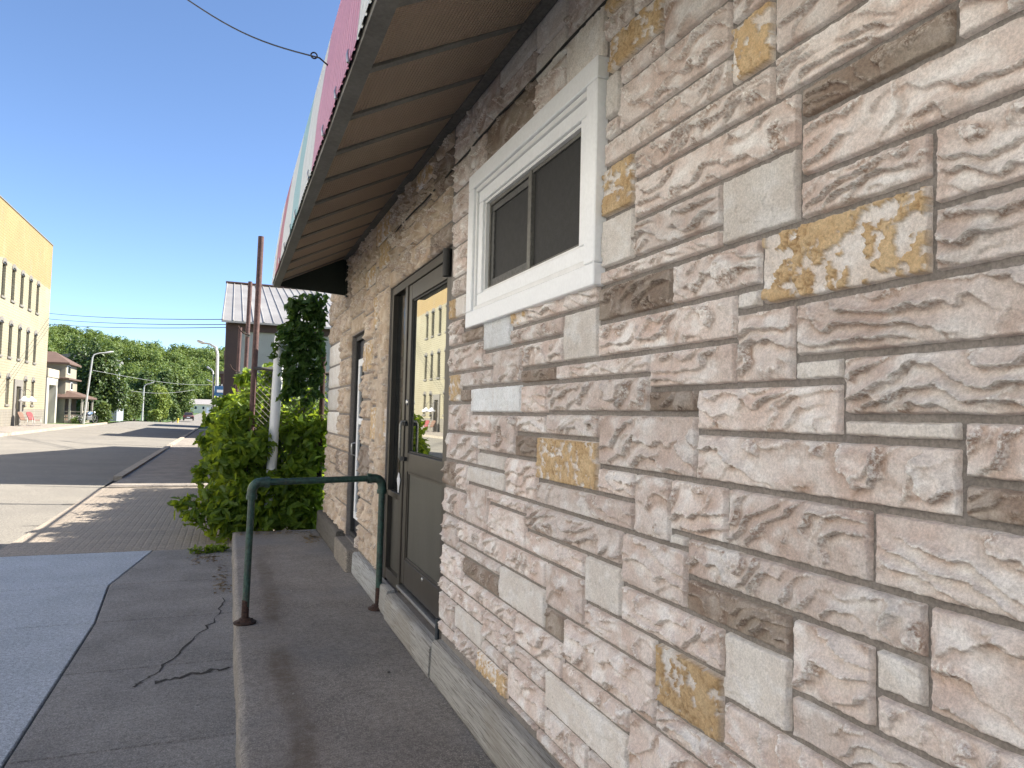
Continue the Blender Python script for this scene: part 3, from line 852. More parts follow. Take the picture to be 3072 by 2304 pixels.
# pale pilaster panels and rough render beside the entrance
def rough_panel(name, y0, y1, z0, z1, amp, mat, off=.0):
    nu, nv = max(6, int((y1-y0)/.02)), int((z1-z0)/.02); Yv, Zv = np.meshgrid(np.linspace(y0, y1, nu), np.linspace(z0, z1, nv), indexing='ij')
    de = np.minimum(np.minimum(Yv-y0, y1-Yv), np.minimum(Zv-z0, z1-Zv)); e = sstep(0, .012, de)
    h = amp*fbm(Yv*14, Zv*12, 4, 3)+amp*.7*fbm(Yv*5, Zv*5, 2, 8)
    return np_mesh(name, np.stack([-(h+.004+off)*e+(1-e)*.016, Yv, Zv], -1).reshape(-1, 3), grid_quads(nu, nv), mat, bld, True, {'ridge': 0*Yv, 'stain': 0*Yv})
for k in range(4): rough_panel('pilaster_stone', 8.18, 9.10, 1.365+k*.27, 1.365+(k+1)*.27-.012, .003, SM['f'])
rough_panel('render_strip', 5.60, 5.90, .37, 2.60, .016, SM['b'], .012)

# window: white casing, sash, dark glass and screen
wd = empty('window', (0, 0, 0)); wd.parent = bld
def frame4(name, x0, x1, y0, y1, z0, z1, wdt, mat, parent, ch=.003, mit=True):
    mb = MB()
    t = wdt
    for (a, b, c, d) in ((y0, y1, z1-t, z1), (y0, y1, z0, z0+t)): mb.box(x0, x1, a, b, c, d, ch)
    for (a, b, c, d) in ((y0, y0+t, z0+t+.0015, z1-t-.0015), (y1-t, y1, z0+t+.0015, z1-t-.0015)): mb.box(x0+.0006, x1, a, b, c, d, ch)
    return mb.build(name, mat, parent)
frame4('casing', -.034, .02, 2.095, 3.485, 2.066, 2.857, .078, WHITE, wd, .004)
frame4('casing_step', -.020, .03, 2.175, 3.405, 2.146, 2.777, .022, WHITE2, wd, .002)
frame4('sash_frame', -.010, .05, 2.199, 3.381, 2.170, 2.753, .058, WHITE, wd, .003)
frame4('inner_frame', .004, .055, 2.258, 3.322, 2.229, 2.694, .014, WHITE2, wd, .001)
frame4('dark_sash', .022, .05, 2.272, 3.308, 2.243, 2.680, .016, TRIM, wd, .001)
mb = MB(); mb.box(.016, .05, 2.765, 2.80, 2.245, 2.678, .002); mb.build('meeting_rail', TRIM, wd)
frame4('slider_frame', .030, .052, 2.80, 3.29, 2.262, 2.66, .030, M('slider_grey', (.10, .098, .095), None, .6), wd, .001)
mb = MB(); mb.box(.034, .036, 2.288, 2.765, 2.259, 2.664); mb.build('screen', SCREEN, wd)
mb = MB(); mb.box(.040, .042, 2.83, 3.26, 2.292, 2.63); mb.build('screen', SCREEN, wd)
mb = MB(); mb.box(.044, .048, 2.83, 3.26, 2.292, 2.63); mb.build('pane', WINGLASS, wd)
mb = MB(); mb.box(.055, .062, 2.255, 3.33, 2.22, 2.70); mb.build('pane', WINGLASS, wd)

# entrance: bronze frame, side light, glazed door
dr = empty('entrance_door', (0, 0, 0)); dr.parent = bld
fx0, fx1 = .022, .10
mb = MB()
mb.box(fx0, fx1, 3.905, 3.965, .40, 2.605, .003); mb.box(fx0, fx1, 5.515, 5.575, .33, 2.605, .003); mb.box(fx0+.001, fx1, 3.967, 5.513, 2.545, 2.605, .003)
mb.box(fx0-.004, fx1, 5.02, 5.085, .35, 2.543, .003); mb.box(fx0+.002, fx1, 5.087, 5.513, .35, .43, .003); mb.box(fx0+.004, fx1, 5.087, 5.513, .985, 1.03, .003)
mb.build('frame', BRONZE, dr)
mb = MB(); mb.box(.06, .066, 5.087, 5.513, 1.03, 2.543); mb.build('side_pane', glass('side_glass', (.010, .011, .011), 1.25, .1), dr)
mb = MB(); mb.box(.06, .068, 5.087, 5.513, .43, .985); mb.build('side_panel', BRONZE2, dr)
leaf = empty('door_leaf'); leaf.parent = dr
lx0, lx1 = .028, .078
mb = MB()
mb.box(lx0, lx1, 3.972, 4.045, .425, 2.54, .003); mb.box(lx0, lx1, 4.925, 5.012, .425, 2.54, .003)
mb.box(lx0+.001, lx1, 4.047, 4.923, 2.43, 2.54, .003); mb.box(lx0+.001, lx1, 4.047, 4.923, 1.215, 1.345, .003); mb.box(lx0+.001, lx1, 4.047, 4.923, .425, .60, .003)
mb.build('stiles', BRONZE, leaf)
mb = MB(); mb.box(.048, .054, 4.045, 4.925, 1.345, 2.43); mb.build('glass', DOORGLASS, leaf)
frame4('glazing_bead', .040, .05, 4.046, 4.924, 1.346, 2.429, .012, BLACK, leaf, .001)
mb = MB(); mb.box(.046, .056, 4.045, 4.925, .60, 1.215); mb.build('kick_panel', BRONZE2, leaf)
frame4('panel_bead', .036, .05, 4.046, 4.924, .601, 1.214, .016, BRONZE, leaf, .001)
mb = MB(); mb.lathe([(0, .012), (.016, .010), (.022, .004), (.022, 0)], 14); o = mb.build('lock', ALU, leaf); o.rotation_euler = (0, -math.pi/2, 0); o.location = (.028, 4.965, 1.70)
mb = MB(); mb.tube([(.026, 4.985, 1.29), (-.004, 4.985, 1.292), (-.014, 4.985, 1.31), (-.014, 4.985, 1.545), (-.004, 4.985, 1.563), (.026, 4.985, 1.565)], .009, 8); mb.build('pull_handle', M('dull_metal', (.30, .29, .27), None, .4, metal=.6), leaf)
for z in (1.30, 1.545):
    mb = MB(); mb.box(.004, .03, 4.93, 5.05, z-.012, z+.012, .002); mb.build('handle_bracket', BLACK, leaf)
mb = MB(); mb.lathe([(0, .006), (.012, .005), (.013, 0)], 12); o = mb.build('screw_cap', ALU, leaf); o.rotation_euler = (0, -math.pi/2, 0); o.location = (.028, 4.42, .575)
mb = MB(); mb.tube([(-.005, 3.94, 2.42), (-.005, 3.94, 2.58)], .028, 12); mb.build('hinge_cover', BLACK, dr)
mb = MB(); mb.tube([(-.002, 3.945, .345), (-.002, 3.945, .46)], [.013, .012], 10); mb.build('floor_pivot', M('pivot_blue', (.04, .05, .06), None, .5), dr)
mb = MB(); mb.box(-.004, .09, 3.97, 5.01, .392, .410, .002); mb.build('threshold', ALU, dr)
mb = MB(); vsx = [(.012, 5.09+.05*math.cos(a)*(.8+.3*math.sin(3*a)), 1.12+.075*math.sin(a)*(.85+.2*math.cos(4*a))) for a in np.linspace(0, 2*math.pi, 15)[:-1]]
mb.add([(p[0], p[1], p[2]) for p in vsx]+[(p[0]-.004, p[1], p[2]) for p in vsx], [tuple(range(14)), tuple(range(27, 13, -1))]+[(i, (i+1) % 14, 14+(i+1) % 14, 14+i) for i in range(14)])
mb.build('paper_sticker', M('sticker_white', (.75, .76, .78), None, .6, fine=.02), dr)

# second, recessed door
sd_ = empty('side_door', (0, 0, 0)); sd_.parent = bld
mb = MB(); mb.box(.09, .12, 6.66, 7.45, .36, 2.40); mb.build('panel', M('navy_door', (.018, .022, .034), None, .5), sd_)
frame4('jamb', .05, .13, 6.665, 7.445, .365, 2.395, .045, M('dark_jamb', (.035, .034, .034), None, .6), sd_)
frame4('storm_frame', .066, .09, 6.76, 7.33, .55, 2.16, .075, WHITE, sd_)
mb = MB(); mb.box(.07, .088, 6.835, 7.255, 1.50, 1.56, .002); mb.build('storm_rail', WHITE, sd_)
mb = MB(); mb.box(.08, .084, 6.835, 7.255, .625, 2.085); mb.build('storm_pane', PANE, sd_)
mb = MB(); mb.tube([(.066, 7.36, 1.18), (.03, 7.36, 1.19), (.03, 7.36, 1.30), (.066, 7.36, 1.31)], .008, 6); mb.build('door_pull', ALU, sd_)

# base boards and step
def plank(name, y0, y1, z0, z1, x0, mat, seed, parent=bld):
    nu = max(6, int((y1-y0)/.05)); sec = [(.0, z0), (x0, z0), (x0-.003, z0+.02), (x0, (z0+z1)/2), (x0+.002, z1-.02), (x0+.012, z1-.004), (x0+.03, z1), (.012, z1)]
    ysn = np.linspace(y0, y1, nu); sx = np.array([s[0] for s in sec]); sz = np.array([s[1] for s in sec])
    SX, SY = np.meshgrid(sx, ysn, indexing='ij'); SZ, _ = np.meshgrid(sz, ysn, indexing='ij')
    SX = SX+.004*fbm(SY*2.5+seed, SZ*9, 3, seed)*(SX < -.005); SZ = SZ+.006*fbm(SY*1.3+seed, SX*2, 2, seed+4)*(SZ > z0+.05)
    o = np_mesh(name, np.stack([SX, SY, SZ], -1).reshape(-1, 3), grid_quads(len(sec), nu)[:, ::-1], mat, parent, True)
    n = len(sec)
    for yv in (y0, y1):
        mb = MB(); mb.add([(p[0], yv, p[1]) for p in sec], [tuple(range(n))]); mb.build('end_grain', mat, o)
    return o
plank('base_board', -4, 3.885, .152, .362, -.052, TIMBER, 3)
plank('base_board', 3.89, 5.10, .152, .33, -.062, TIMBER, 7)
plank('base_board', 5.11, 6.62, .152, .345, -.05, wood('pale_board', (.50, .51, .51), (.42, .43, .43)), 9)
plank('base_board', 7.46, 9.12, .152, .40, -.085, WOOD_D, 12)
mb = MB(); mb.box(-.10, .16, 6.66, 7.44, .12, .352, .012); mb.build('door_step', FARC, bld)
# ------------------------------------------------------------------ awning
aw = empty('awning', (0, 0, 2.9), 0, 'flat metal awning with faded pink, white, teal and red striped front over the stone wall', 'awning')
def awp(x, y, z): return (x, y, z-2.9)
ZO, ZW, XO, YE = 2.93, 3.30, -.75, 7.74
def sz(x): return ZW+(ZO-ZW)*(x/XO)
SP = .487; y = YE; k = 0
while y > -1.6:
    if k == 0: y = YE-.175+SP
    a, b = y-SP+.034, min(y, YE)
    mb = MB(); mb.add([awp(XO+.03, a, sz(XO+.03)), awp(XO+.03, b, sz(XO+.03)), awp(-.03, b, sz(-.03)), awp(-.03, a, sz(-.03)), awp(XO+.03, a, sz(XO+.03)+.02), awp(XO+.03, b, sz(XO+.03)+.02), awp(-.03, b, sz(-.03)+.02), awp(-.03, a, sz(-.03)+.02)],
                      [(0, 1, 2, 3), (7, 6, 5, 4), (0, 4, 5, 1), (1, 5, 6, 2), (2, 6, 7, 3), (3, 7, 4, 0)])
    mb.build('soffit_panel', SOFFIT, aw)
    mb = MB(); c, d = a-.034, a-.0
    mb.add([awp(XO+.02, c+.004, sz(XO)-.004), awp(XO+.02, d+.004, sz(XO)-.010), awp(-.02, d+.004, sz(0)-.016), awp(-.02, c+.004, sz(0)-.008), awp(XO+.02, c, sz(XO)+.02), awp(XO+.02, d, sz(XO)+.02), awp(-.02, d, sz(0)+.02), awp(-.02, c, sz(0)+.02)],
           [(0, 1, 2, 3), (7, 6, 5, 4), (0, 4, 5, 1), (1, 5, 6, 2), (2, 6, 7, 3), (3, 7, 4, 0)])
    mb.build('soffit_seam', TRIM, aw)
    y -= SP; k += 1
mb = MB(); mb.prism([(XO-.02, ZO-.02-2.9), (XO+.045, ZO-.025-2.9), (XO+.05, ZO+.012-2.9), (XO-.005, ZO+.05-2.9), (XO-.025, ZO+.03-2.9)], 'y', -1.7, 7.80); mb.build('edge_trim', TRIM, aw)
mb = MB(); mb.prism([(-.065, sz(-.06)-.012-2.9), (-.012, sz(0)-.045-2.9), (-.012, sz(0)+.03-2.9), (-.07, sz(-.07)+.02-2.9)], 'y', -1.7, YE); mb.build('wall_trim', M('dark_trim', (.13, .125, .115), None, .6), aw)
# green closing panel at the far end
mb = MB(); mb.prism([(XO+.0, ZO-.01-2.9), (-.02, 2.875-2.9), (-.02, ZW-2.9), (XO+.0, ZO+.03-2.9)], 'y', YE+.004, YE+.02); mb.build('end_panel', DKGREEN, aw)
mb = MB(); mb.box(-.03, -.012, YE-.02, YE+.03, 2.86-2.9, 3.26-2.9); mb.build('end_strip', DKGREEN, aw)
# striped ribbed front
def stripe_panel(y0, y1, mat):
    n = max(3, int(round((y1-y0)/.075))); pr = []
    for i in range(n):
        a = y0+(y1-y0)*i/n; w_ = (y1-y0)/n
        pr += [(0, a), (0, a+w_*.72), (.006, a+w_*.78), (.006, a+w_*.94)]
    pr.append((0, y1)); mb = MB(); vs = []
    for z, x in ((ZO-.005, XO-.035), (ZO+.30, XO-.012), (3.70, XO+.045), (3.72, XO+.06)):
        for dx, yv in pr: vs.append(awp(x+dx, yv, z+ (0.004*math.sin(yv*9) if z < 3 else 0)))
    m_ = len(pr)
    mb.add(vs, [(j*m_+i, j*m_+i+1, (j+1)*m_+i+1, (j+1)*m_+i) for j in range(3) for i in range(m_-1)]); mb.build('stripe_panel', mat, aw, fix=False)
bnd = [(-1.7, -.5, S_TEAL), (-.5, .9, S_WHITE), (.9, 1.7, S_PINK), (1.7, 2.474, S_WHITE), (2.474, 3.23, S_PINK), (3.23, 3.944, S_PINK), (3.944, 4.743, S_WHITE), (4.743, 5.43, S_TEAL), (5.43, 6.478, S_WHITE), (6.478, 7.25, S_RED), (7.25, 7.82, S_WHITE)]
for a, b, m_ in bnd: stripe_panel(a, b-.002, m_)
mb = MB(); mb.quad(awp(XO+.06, -1.7, 3.72), awp(XO+.06, 7.82, 3.72), awp(-.01, 7.82, 3.85), awp(-.01, -1.7, 3.85)); mb.build('top_sheet', TRIM, aw)
for i, yv in enumerate([2.62, 2.95, 3.38, 4.05, 4.9, 5.3, 5.9, 6.5]):
    mb = MB(); mb.tube([awp(XO-.040, yv, ZO-.02), awp(XO-.044, yv+.005, ZO+.012), awp(XO-.040, yv+.008, ZO+.035)], [.007, .006, .003], 5); mb.build('front_clip', ALU, aw)
# stay cable with its eye
cab = MB(); p0 = Vector((XO+.0, 3.75, 3.66)); p1 = at(690, 125, 3.75); p2 = at(400, -4, 4.6); p3 = Vector((-4.2, 9.0, 6.6))
pts = []
for t in np.linspace(0, 1, 14):
    q = p1.lerp(p2, t); q.z -= .05*math.sin(math.pi*t); pts.append(q)
for t in np.linspace(.1, 1, 6): pts.append(p2+(p2-p1)*t*4+Vector((0, 0, .2*t)))
cab.tube([Vector((XO+.02, 3.78, p1.z-.02))]+pts, .0042, 6)
r0 = p1+(p2-p1)*.035
cab.tube([r0+Vector((.016*math.cos(a), 0, .016*math.sin(a))) for a in np.linspace(0, 2*math.pi, 13)], .004, 5, cap=False)
tag(cab.build('stay_cable', CABLE), 'thin dark stay cable with an eye running from the awning front into the sky', 'cable')
# cable along the wall joint
mb = MB(); cp = []
for i, (yv, zv) in enumerate([(-.5, 3.06), (.8, 3.055), (2.0, 3.05), (2.6, 3.045), (3.1, 3.035), (3.6, 3.03), (4.3, 3.02), (5.0, 3.02), (5.6, 3.01)]): cp.append((-.012-.006*math.sin(i*2.1), yv, zv+.008*math.sin(i*1.7)))
cc = []
for a, b in zip(cp, cp[1:]):
    for t in (0, .33, .66): cc.append(tuple(a[j]+(b[j]-a[j])*t+(.004*math.sin(7*t+a[1]*5) if j == 2 else 0) for j in range(3)))
mb.tube(cc+[cp[-1]], .0055, 6); tag(mb.build('wall_cable', CABLE), 'black cable clipped along the stone joint just under the awning', 'cable')

# ------------------------------------------------------------------ pipe handrail
hr = empty('handrail', (-.99, 5.28, RZ), 0, 'green painted pipe handrail with rusty floor flanges standing across the ramp', 'handrail')
xr = .94; zt = .965; rr = .024
mb = MB(); mb.tube([(0, 0, .02), (.006, 0, .5), (.012, 0, zt-.10)], rr, 14); mb.build('post', GREEN, hr)
mb = MB(); mb.tube([(xr, .1, .02), (xr, .1, zt-.10)], rr, 14); mb.build('post', GREEN, hr)
mb = MB(); mb.tube([(.09, .01, zt), (xr-.08, .09, zt+.012)], rr*.97, 14); mb.build('top_rail', GREEN, hr)
def elbow(cx, cy, cz, s, dy):
    mb = MB(); pts = [(cx, cy, cz-.105)]+[(cx+s*.06*(1-math.cos(a)), cy+dy*(1-math.cos(a)), cz-.06+.06*math.sin(a)) for a in np.linspace(0, math.pi/2, 7)]+[(cx+s*.10, cy+dy, cz)]
    mb.tube(pts, .033, 14); mb.tube([(cx, cy, cz-.115), (cx, cy, cz-.085)], .038, 14); mb.tube([(cx+s*.085, cy+dy, cz), (cx+s*.115, cy+dy, cz)], .038, 14); return mb.build('elbow', GREEN, hr)
elbow(.012, 0, zt, 1, .008); elbow(xr, .1, zt+.012, -1, -.008)
for (x, yv) in ((0, 0), (xr, .1)):
    mb = MB(); mb.lathe([(0, 0), (.074, 0), (.076, .010), (.066, .014), (.040, .017), (.037, .032), (.033, .036), (.026, .036)], 18, (x, yv, 0)); fl = mb.build('flange', RUST, hr)
    for a in range(4):
        mb = MB(); mb.lathe([(0, .008), (.009, .006), (.009, 0)], 6, (x+.055*math.cos(a*1.57+.6), yv+.055*math.sin(a*1.57+.6), .016)); mb.build('bolt', RUST, fl)
def rustpost():   # rust creeping up the post feet
    for (x, yv) in ((0, 0), (xr, .1)):
        mb = MB(); mb.tube([(x, yv, .02), (x, yv, .10), (x, yv, .16)], [rr+.0012, rr+.0009, rr+.0003], 14, cap=False); mb.build('rusted_foot', RUST, hr)
rustpost()

# ------------------------------------------------------------------ pipe, fence, poles
pv = empty('vent_pipe', (-.58, 9.5, 0), 0, 'white plastic vent pipe with an elbow top rising out of the bush', 'pipe')
mb = MB(); mb.tube([(-.06, 0, 0), (-.03, 0, 1.2), (0, 0, 2.42)], .062, 20); mb.build('pipe', PVC, pv)
mb = MB(); pts = [(0, 0, 2.42)]+[(.11*(1-math.cos(a)), .02*(1-math.cos(a)), 2.52+.11*math.sin(a)) for a in np.linspace(0, math.pi/2, 8)]+[(.20, .03, 2.63)]
mb.tube(pts, .068, 20); mb.tube([(0, 0, 2.38), (0, 0, 2.47)], .073, 20); mb.build('elbow', PVC, pv)
for i, (x, yv, h, lab) in enumerate([(-.88, 9.62, 3.85, 'tallest rusty red pole nearest the vent pipe'), (-.915, 13.3, 3.88, 'second rusty red pole in line with a bent wire hook'), (-1.02, 16.1, 3.36, 'farthest rusty red pole against the shed corner')]):
    t = empty('steel_pole', (x, yv, 0), 0, lab, 'pole', 'rusty poles along the fence')
    mb = MB(); mb.tube([(0, 0, 0), (.01, 0, h*.5), (.03, 0, h)], .037 if i == 0 else .036, 14); mb.build('shaft', RUSTPOLE, t)
    if i:
        mb = MB(); mb.tube([(.06, -.03, h-.95), (-.04, -.05, h-.93), (-.10, -.05, h-.88), (-.14, -.04, h-.80)], .012, 6); mb.build('hook', RUST, t)
        mb = MB(); mb.tube([(.022, -.0, h-.98), (.022, 0, h-.92)], .044, 12); mb.build('clamp', GALV, t)
fn = empty('chain_link_fence', (0, 9.6, 0), 0, 'rusty chain link fence with top rail and barbed wire arm beside the stone corner', 'fence')
def lat(a, b, h, name):
    a = Vector(a); b = Vector(b); L = (b-a).length; d = (b-a)/L; mb = MB(); s = .075; n = int((L+h)/s)
    for i in range(n+1):
        for sg in (1, -1):
            o = i*s
            t0 = max(0, o-h); t1 = min(L, o); z0 = o-t0; z1 = o-t1
            if t1-t0 < .02: continue
            if sg < 0: z0, z1 = h-z0, h-z1
            mb.tube([a+d*t0+Vector((0, 0, z0)), a+d*t1+Vector((0, 0, z1))], .0035, 4, cap=False)
    return mb.build(name, GALV, fn)
lat((-.84, 0, .05), (.06, 0, .05), 2.07, 'mesh'); lat((-.86, .1, .05), (-.95, 6.5, .05), 2.07, 'mesh')
mb = MB(); mb.tube([(-.88, 0, 2.15), (.1, 0, 2.12)], .024, 10); mb.build('top_rail', GALV, fn)
mb = MB(); mb.tube([(-.88, 0, 2.13), (-.98, 6.6, 2.17)], .022, 8); mb.build('top_rail', GALV, fn)
mb = MB(); mb.tube([(-.02, -.02, 0), (-.02, -.02, 2.4)], .034, 10); mb.build('post', RUST, fn)
mb = MB(); mb.tube([(-.02, -.02, 2.33), (-.22, -.04, 2.50)], .026, 6); mb.build('barb_arm', RUST, fn)
for i in range(3):
    mb = MB(); mb.tube([(-.9, 0, .3+.55*i), (-.93, 3.3, .3+.55*i), (-.97, 6.6, .3+.55*i)], .005, 5); mb.build('line_wire', GALV, fn)

# bush in front of the fence
bush = empty('boxelder_bush', (-.75, 10.2, 0), 0, 'leafy green bush spilling over the footway at the end of the ramp', 'bush')
g = np.random.default_rng(3); bl = []
def B(x, yv, z, r, rz=None, ry=None): bl.append((x+.75, yv-10.2, z, r, ry or r, rz or r))
for x, yv, z, r in [(-1.0, 9.75, .55, .42), (-1.12, 10.2, .75, .36), (-1.15, 10.7, 1.0, .34), (-1.08, 10.5, 1.3, .36), (-.75, 9.7, .45, .40), (-.45, 9.75, .55, .38), (-.2, 9.75, .7, .32),
                    (-.5, 9.9, 1.0, .40), (-.85, 10.0, 1.1, .45), (-.15, 9.9, 1.2, .32), (-.35, 10.0, 1.55, .35), (-.75, 10.3, 1.6, .38), (-1.05, 11.2, 1.25, .4), (-.7, 11.0, 1.85, .32), (-.1, 9.95, 1.7, .28), (-.5, 10.2, 2.0, .25),
                    (-1.2, 9.6, .30, .26), (-1.35, 9.85, .45, .2), (-1.15, 11.8, .9, .4), (-1.1, 12.6, 1.0, .42), (-1.05, 13.6, 1.05, .45), (-1.05, 14.6, 1.0, .45), (-1.0, 12.2, 1.55, .35), (-.9, 13.2, 1.6, .35), (-.9, 14.4, 1.6, .35), (-.6, 11.8, 1.2, .5), (-.4, 12.8, 1.2, .6), (-.4, 14, 1.2, .6), (-.3, 10.6, .6, .5)]: B(x, yv, z, r)
for x, yv, z, r in [(-.95, 9.40, .35, .24), (-.90, 9.42, .75, .24), (-1.05, 9.5, 1.05, .26), (-.80, 9.45, 1.15, .22), (-.62, 9.36, .30, .22), (-.58, 9.36, .70, .20), (-.35, 9.40, .40, .26), (-.15, 9.45, .55, .24), (-.30, 9.42, .85, .22), (-.12, 9.5, 1.05, .22), (-.2, 9.45, .2, .2), (-1.1, 9.45, .25, .24),
                    (-1.15, 9.7, 1.0, .26), (-1.05, 9.9, 1.4, .28), (-.95, 9.75, 1.5, .25), (-.4, 9.65, 1.35, .25), (-.05, 9.6, 1.4, .2)]: B(x, yv, z, r)
hedge = [(-.72+.75+.05*math.sin(i*3.1), i*.22+(.1 if k else 0), .35+.42*k, .24, .26, .28) for i in range(25) for k in range(4)]
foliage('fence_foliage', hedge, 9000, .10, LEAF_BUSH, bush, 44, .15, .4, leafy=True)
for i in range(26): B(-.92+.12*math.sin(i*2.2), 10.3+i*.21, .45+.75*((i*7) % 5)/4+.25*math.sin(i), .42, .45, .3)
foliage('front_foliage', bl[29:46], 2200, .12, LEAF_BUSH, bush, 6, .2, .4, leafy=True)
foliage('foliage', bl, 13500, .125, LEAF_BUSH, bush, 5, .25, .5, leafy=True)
tw = []
for (cx, cy, z, r) in [(-1.62, 9.75, .42, .16), (-1.48, 10.3, .75, .12), (-1.45, 10.6, 1.15, .12), (-1.35, 10.6, 1.5, .14), (-1.2, 10.7, 1.7, .14), (-.95, 10.5, 2.05, .14), (-.62, 10.1, 2.12, .14), (-.1, 9.8, 2.1, .14), (-1.5, 9.55, .28, .13), (-.3, 9.55, .95, .14)]: tw.append((cx+.75, cy-10.2, z, r, r, r))
foliage('twig_leaves', tw, 520, .125, LEAF_BUSH, bush, 15, .1, .5, leafy=True)
mb = MB(); gr = random.Random(5)
for b_ in bl+tw: mb.tube([(gr.uniform(-.35, .35), gr.uniform(-.3, .4), 0), (b_[0]*.55+gr.uniform(-.1, .1), b_[1]*.55, b_[2]*.55), (b_[0], b_[1], b_[2]), (b_[0]+gr.uniform(-.1, .1), b_[1], b_[2]+b_[5]*.7)], [.016, .011, .007, .003], 5)
mb.build('stem', BARK, bush)
vine = empty('climbing_vine', (-.15, 9.0, 2.0), 0, 'dark green climbing vine hanging over the stone corner behind the awning end', 'vine')
vb = [(-.02, .3, .95, .16, .12, .2), (-.14, .28, .92, .16, .12, .2), (-.26, .3, .90, .12, .1, .16), (-.05, .28, .68, .16, .12, .2), (-.18, .3, .62, .17, .12, .2), (-.30, .3, .66, .10, .1, .14), (-.36, .3, .5, .08, .08, .10), (-.08, .3, .42, .15, .12, .2), (-.22, .3, .36, .15, .1, .18), (-.34, .3, .30, .09, .08, .12),
      (-.12, .3, .16, .11, .1, .14), (-.27, .3, .12, .12, .1, .14), (-.36, .3, .08, .07, .07, .10), (-.30, .3, -.10, .09, .08, .12), (-.22, .3, -.05, .08, .08, .1), (-.36, .3, -.22, .05, .05, .07), (.04, .3, .05, .07, .07, .14), (.02, .3, .3, .1, .1, .2), (-.02, .3, -.2, .05, .05, .08), (-.1, .32, -.28, .06, .05, .06)]
gv = random.Random(4)
vb += [(gv.uniform(-.42, .1), .3, gv.uniform(-.25, 1.0), .06, .08, .09) for i in range(22)]+[(-.42-.03*i, .3, .62-.1*i, .05, .05, .07) for i in range(4)]
foliage('leaves', vb, 1500, .10, LEAF_VINE, vine, 8, .3, .2, leafy=True)
mb = MB()
for i in range(7): mb.tube([(.0-.05*i, .34, 1.0), (-.05-.04*i, .36, .6), (-.03-.05*i, .35, .1), (-.06-.04*i, .33, -.1-.03*i)], [.012, .009, .006, .002], 5)
mb.build('stem', BARK, vine)
litter = foliage('leaf_litter', [(-.55, 9.0, RZ+.006, .5, .17, .006), (-.2, 8.6, RZ+.006, .15, .4, .006), (-1.3, 8.5, .006, .22, .5, .006), (-1.15, 7.4, .006, .1, .8, .005)], 330, .035, leaf_mat('dry_leaf', (.12, .08, .04), (.28, .21, .11), .1, (.3, .2, .1)), None, 71, .1, 3.0, jit=.15)
tag(litter, 'dry leaf litter scattered around the far end of the ramp', 'leaf litter', kind='stuff')
yard = empty('yard_bush', (.5, 12.6, 0), 0, 'sunlit yellow-green bush behind the chain link fence', 'bush')
foliage('foliage', [(-.7+.55*(i % 4), -1.0+.8*(i//4), .5+.35*((i*5) % 4), .5, .5, .42) for i in range(14)], 4200, .12, LEAF_BUSH, yard, 31, .25, .5, leafy=True)
mb = MB()
for i in range(10): mb.tube([(.2*math.sin(i), .3*math.cos(i), 0), (.6*math.sin(i*1.3), .7*math.cos(i*1.7), 1.0), (.7*math.sin(i*1.3), .8*math.cos(i*1.7), 1.5)], [.015, .01, .004], 5)
mb.build('stem', BARK, yard)
weed = empty('weed_tuft', (-1.35, 8.75, 0), 0, 'small weed tuft growing in the footway joint beside the ramp', 'weed')
foliage('leaves', [(0, 0, .04, .16, .08, .05), (.14, .12, .03, .1, .08, .04), (.2, .02, .05, .08, .06, .05)], 130, .06, LEAF_BUSH, weed, 2, .1, .8, leafy=True)
mb = MB(); gr = random.Random(2)
for i in range(9): mb.tube([(gr.uniform(-.1, .15), gr.uniform(-.05, .1), 0), (gr.uniform(-.15, .2), gr.uniform(-.08, .1), .06)], .002, 4)
mb.build('stem', BARK, weed)

# ------------------------------------------------------------------ metal shed beyond the yard
SX0, SX1, SY0, SY1, SE, SR = -1.25, 13.0, 16.6, 31.4, 3.55, 5.55
SYM = (SY0+SY1)/2
shed = empty('metal_shed', (0, SY0, 0), 0, 'long metal-roofed shed with cream and brown siding behind the fence', 'shed')
CREAM = M('cream_siding', (.50, .49, .38), (.42, .42, .34), .6, 2, fine=.08); BROWN = M('brown_siding', (.075, .045, .035), (.055, .033, .027), .6, 2, fine=.1); ROOF = M('weathered_sheet', (.40, .38, .34), (.30, .28, .25), .45, 1.2, metal=.35, fine=.12, stretch=(1, .4, 1))
GREYSID = M('grey_siding', (.38, .39, .36), (.33, .33, .31), .6, 2, fine=.08)
def sl(x, yv, z): return (x, yv-SY0, z)
mb = MB(); mb.quad(sl(SX0, SY0, 0), sl(SX0, SY0, SE), sl(SX1, SY0, SE), sl(SX1, SY0, 0)); mb.quad(sl(SX0, SY1, 0), sl(SX1, SY1, 0), sl(SX1, SY1, SE), sl(SX0, SY1, SE)); mb.quad(sl(SX1, SY0, 0), sl(SX1, SY0, SE), sl(SX1, SY1, SE), sl(SX1, SY1, 0)); mb.build('side_wall', GREYSID, shed)
mb = MB(); mb.add([sl(SX0, SY0, 0), sl(SX0, SY1, 0), sl(SX0, SY1, SE), sl(SX0, SYM, SR), sl(SX0, SY0, SE)], [(0, 4, 3, 2, 1)]); mb.build('gable_wall', BROWN, shed)
x = SX0+.25; i = 0
while x < 9:
    m_ = [CREAM, GREYSID, CREAM, BROWN, CREAM, BROWN][i % 6]; zt_ = 1.9 if m_ is BROWN else 2.45
    mb = MB()
    for k in range(4): mb.box(x+k*.24, x+k*.24+.20, -.03, -.004, 0, zt_, .006)
    mb.build('siding_panel', m_, shed); x += .98; i += 1
mb = MB(); mb.box(SX0-.03, SX0+.24, -.05, .2, 0, SE-.06, .01); mb.build('corner_trim', BROWN, shed)
mb = MB(); mb.box(SX0, SX1, -.06, -.005, SE-.22, SE-.02); mb.build('eave_board', BROWN, shed)
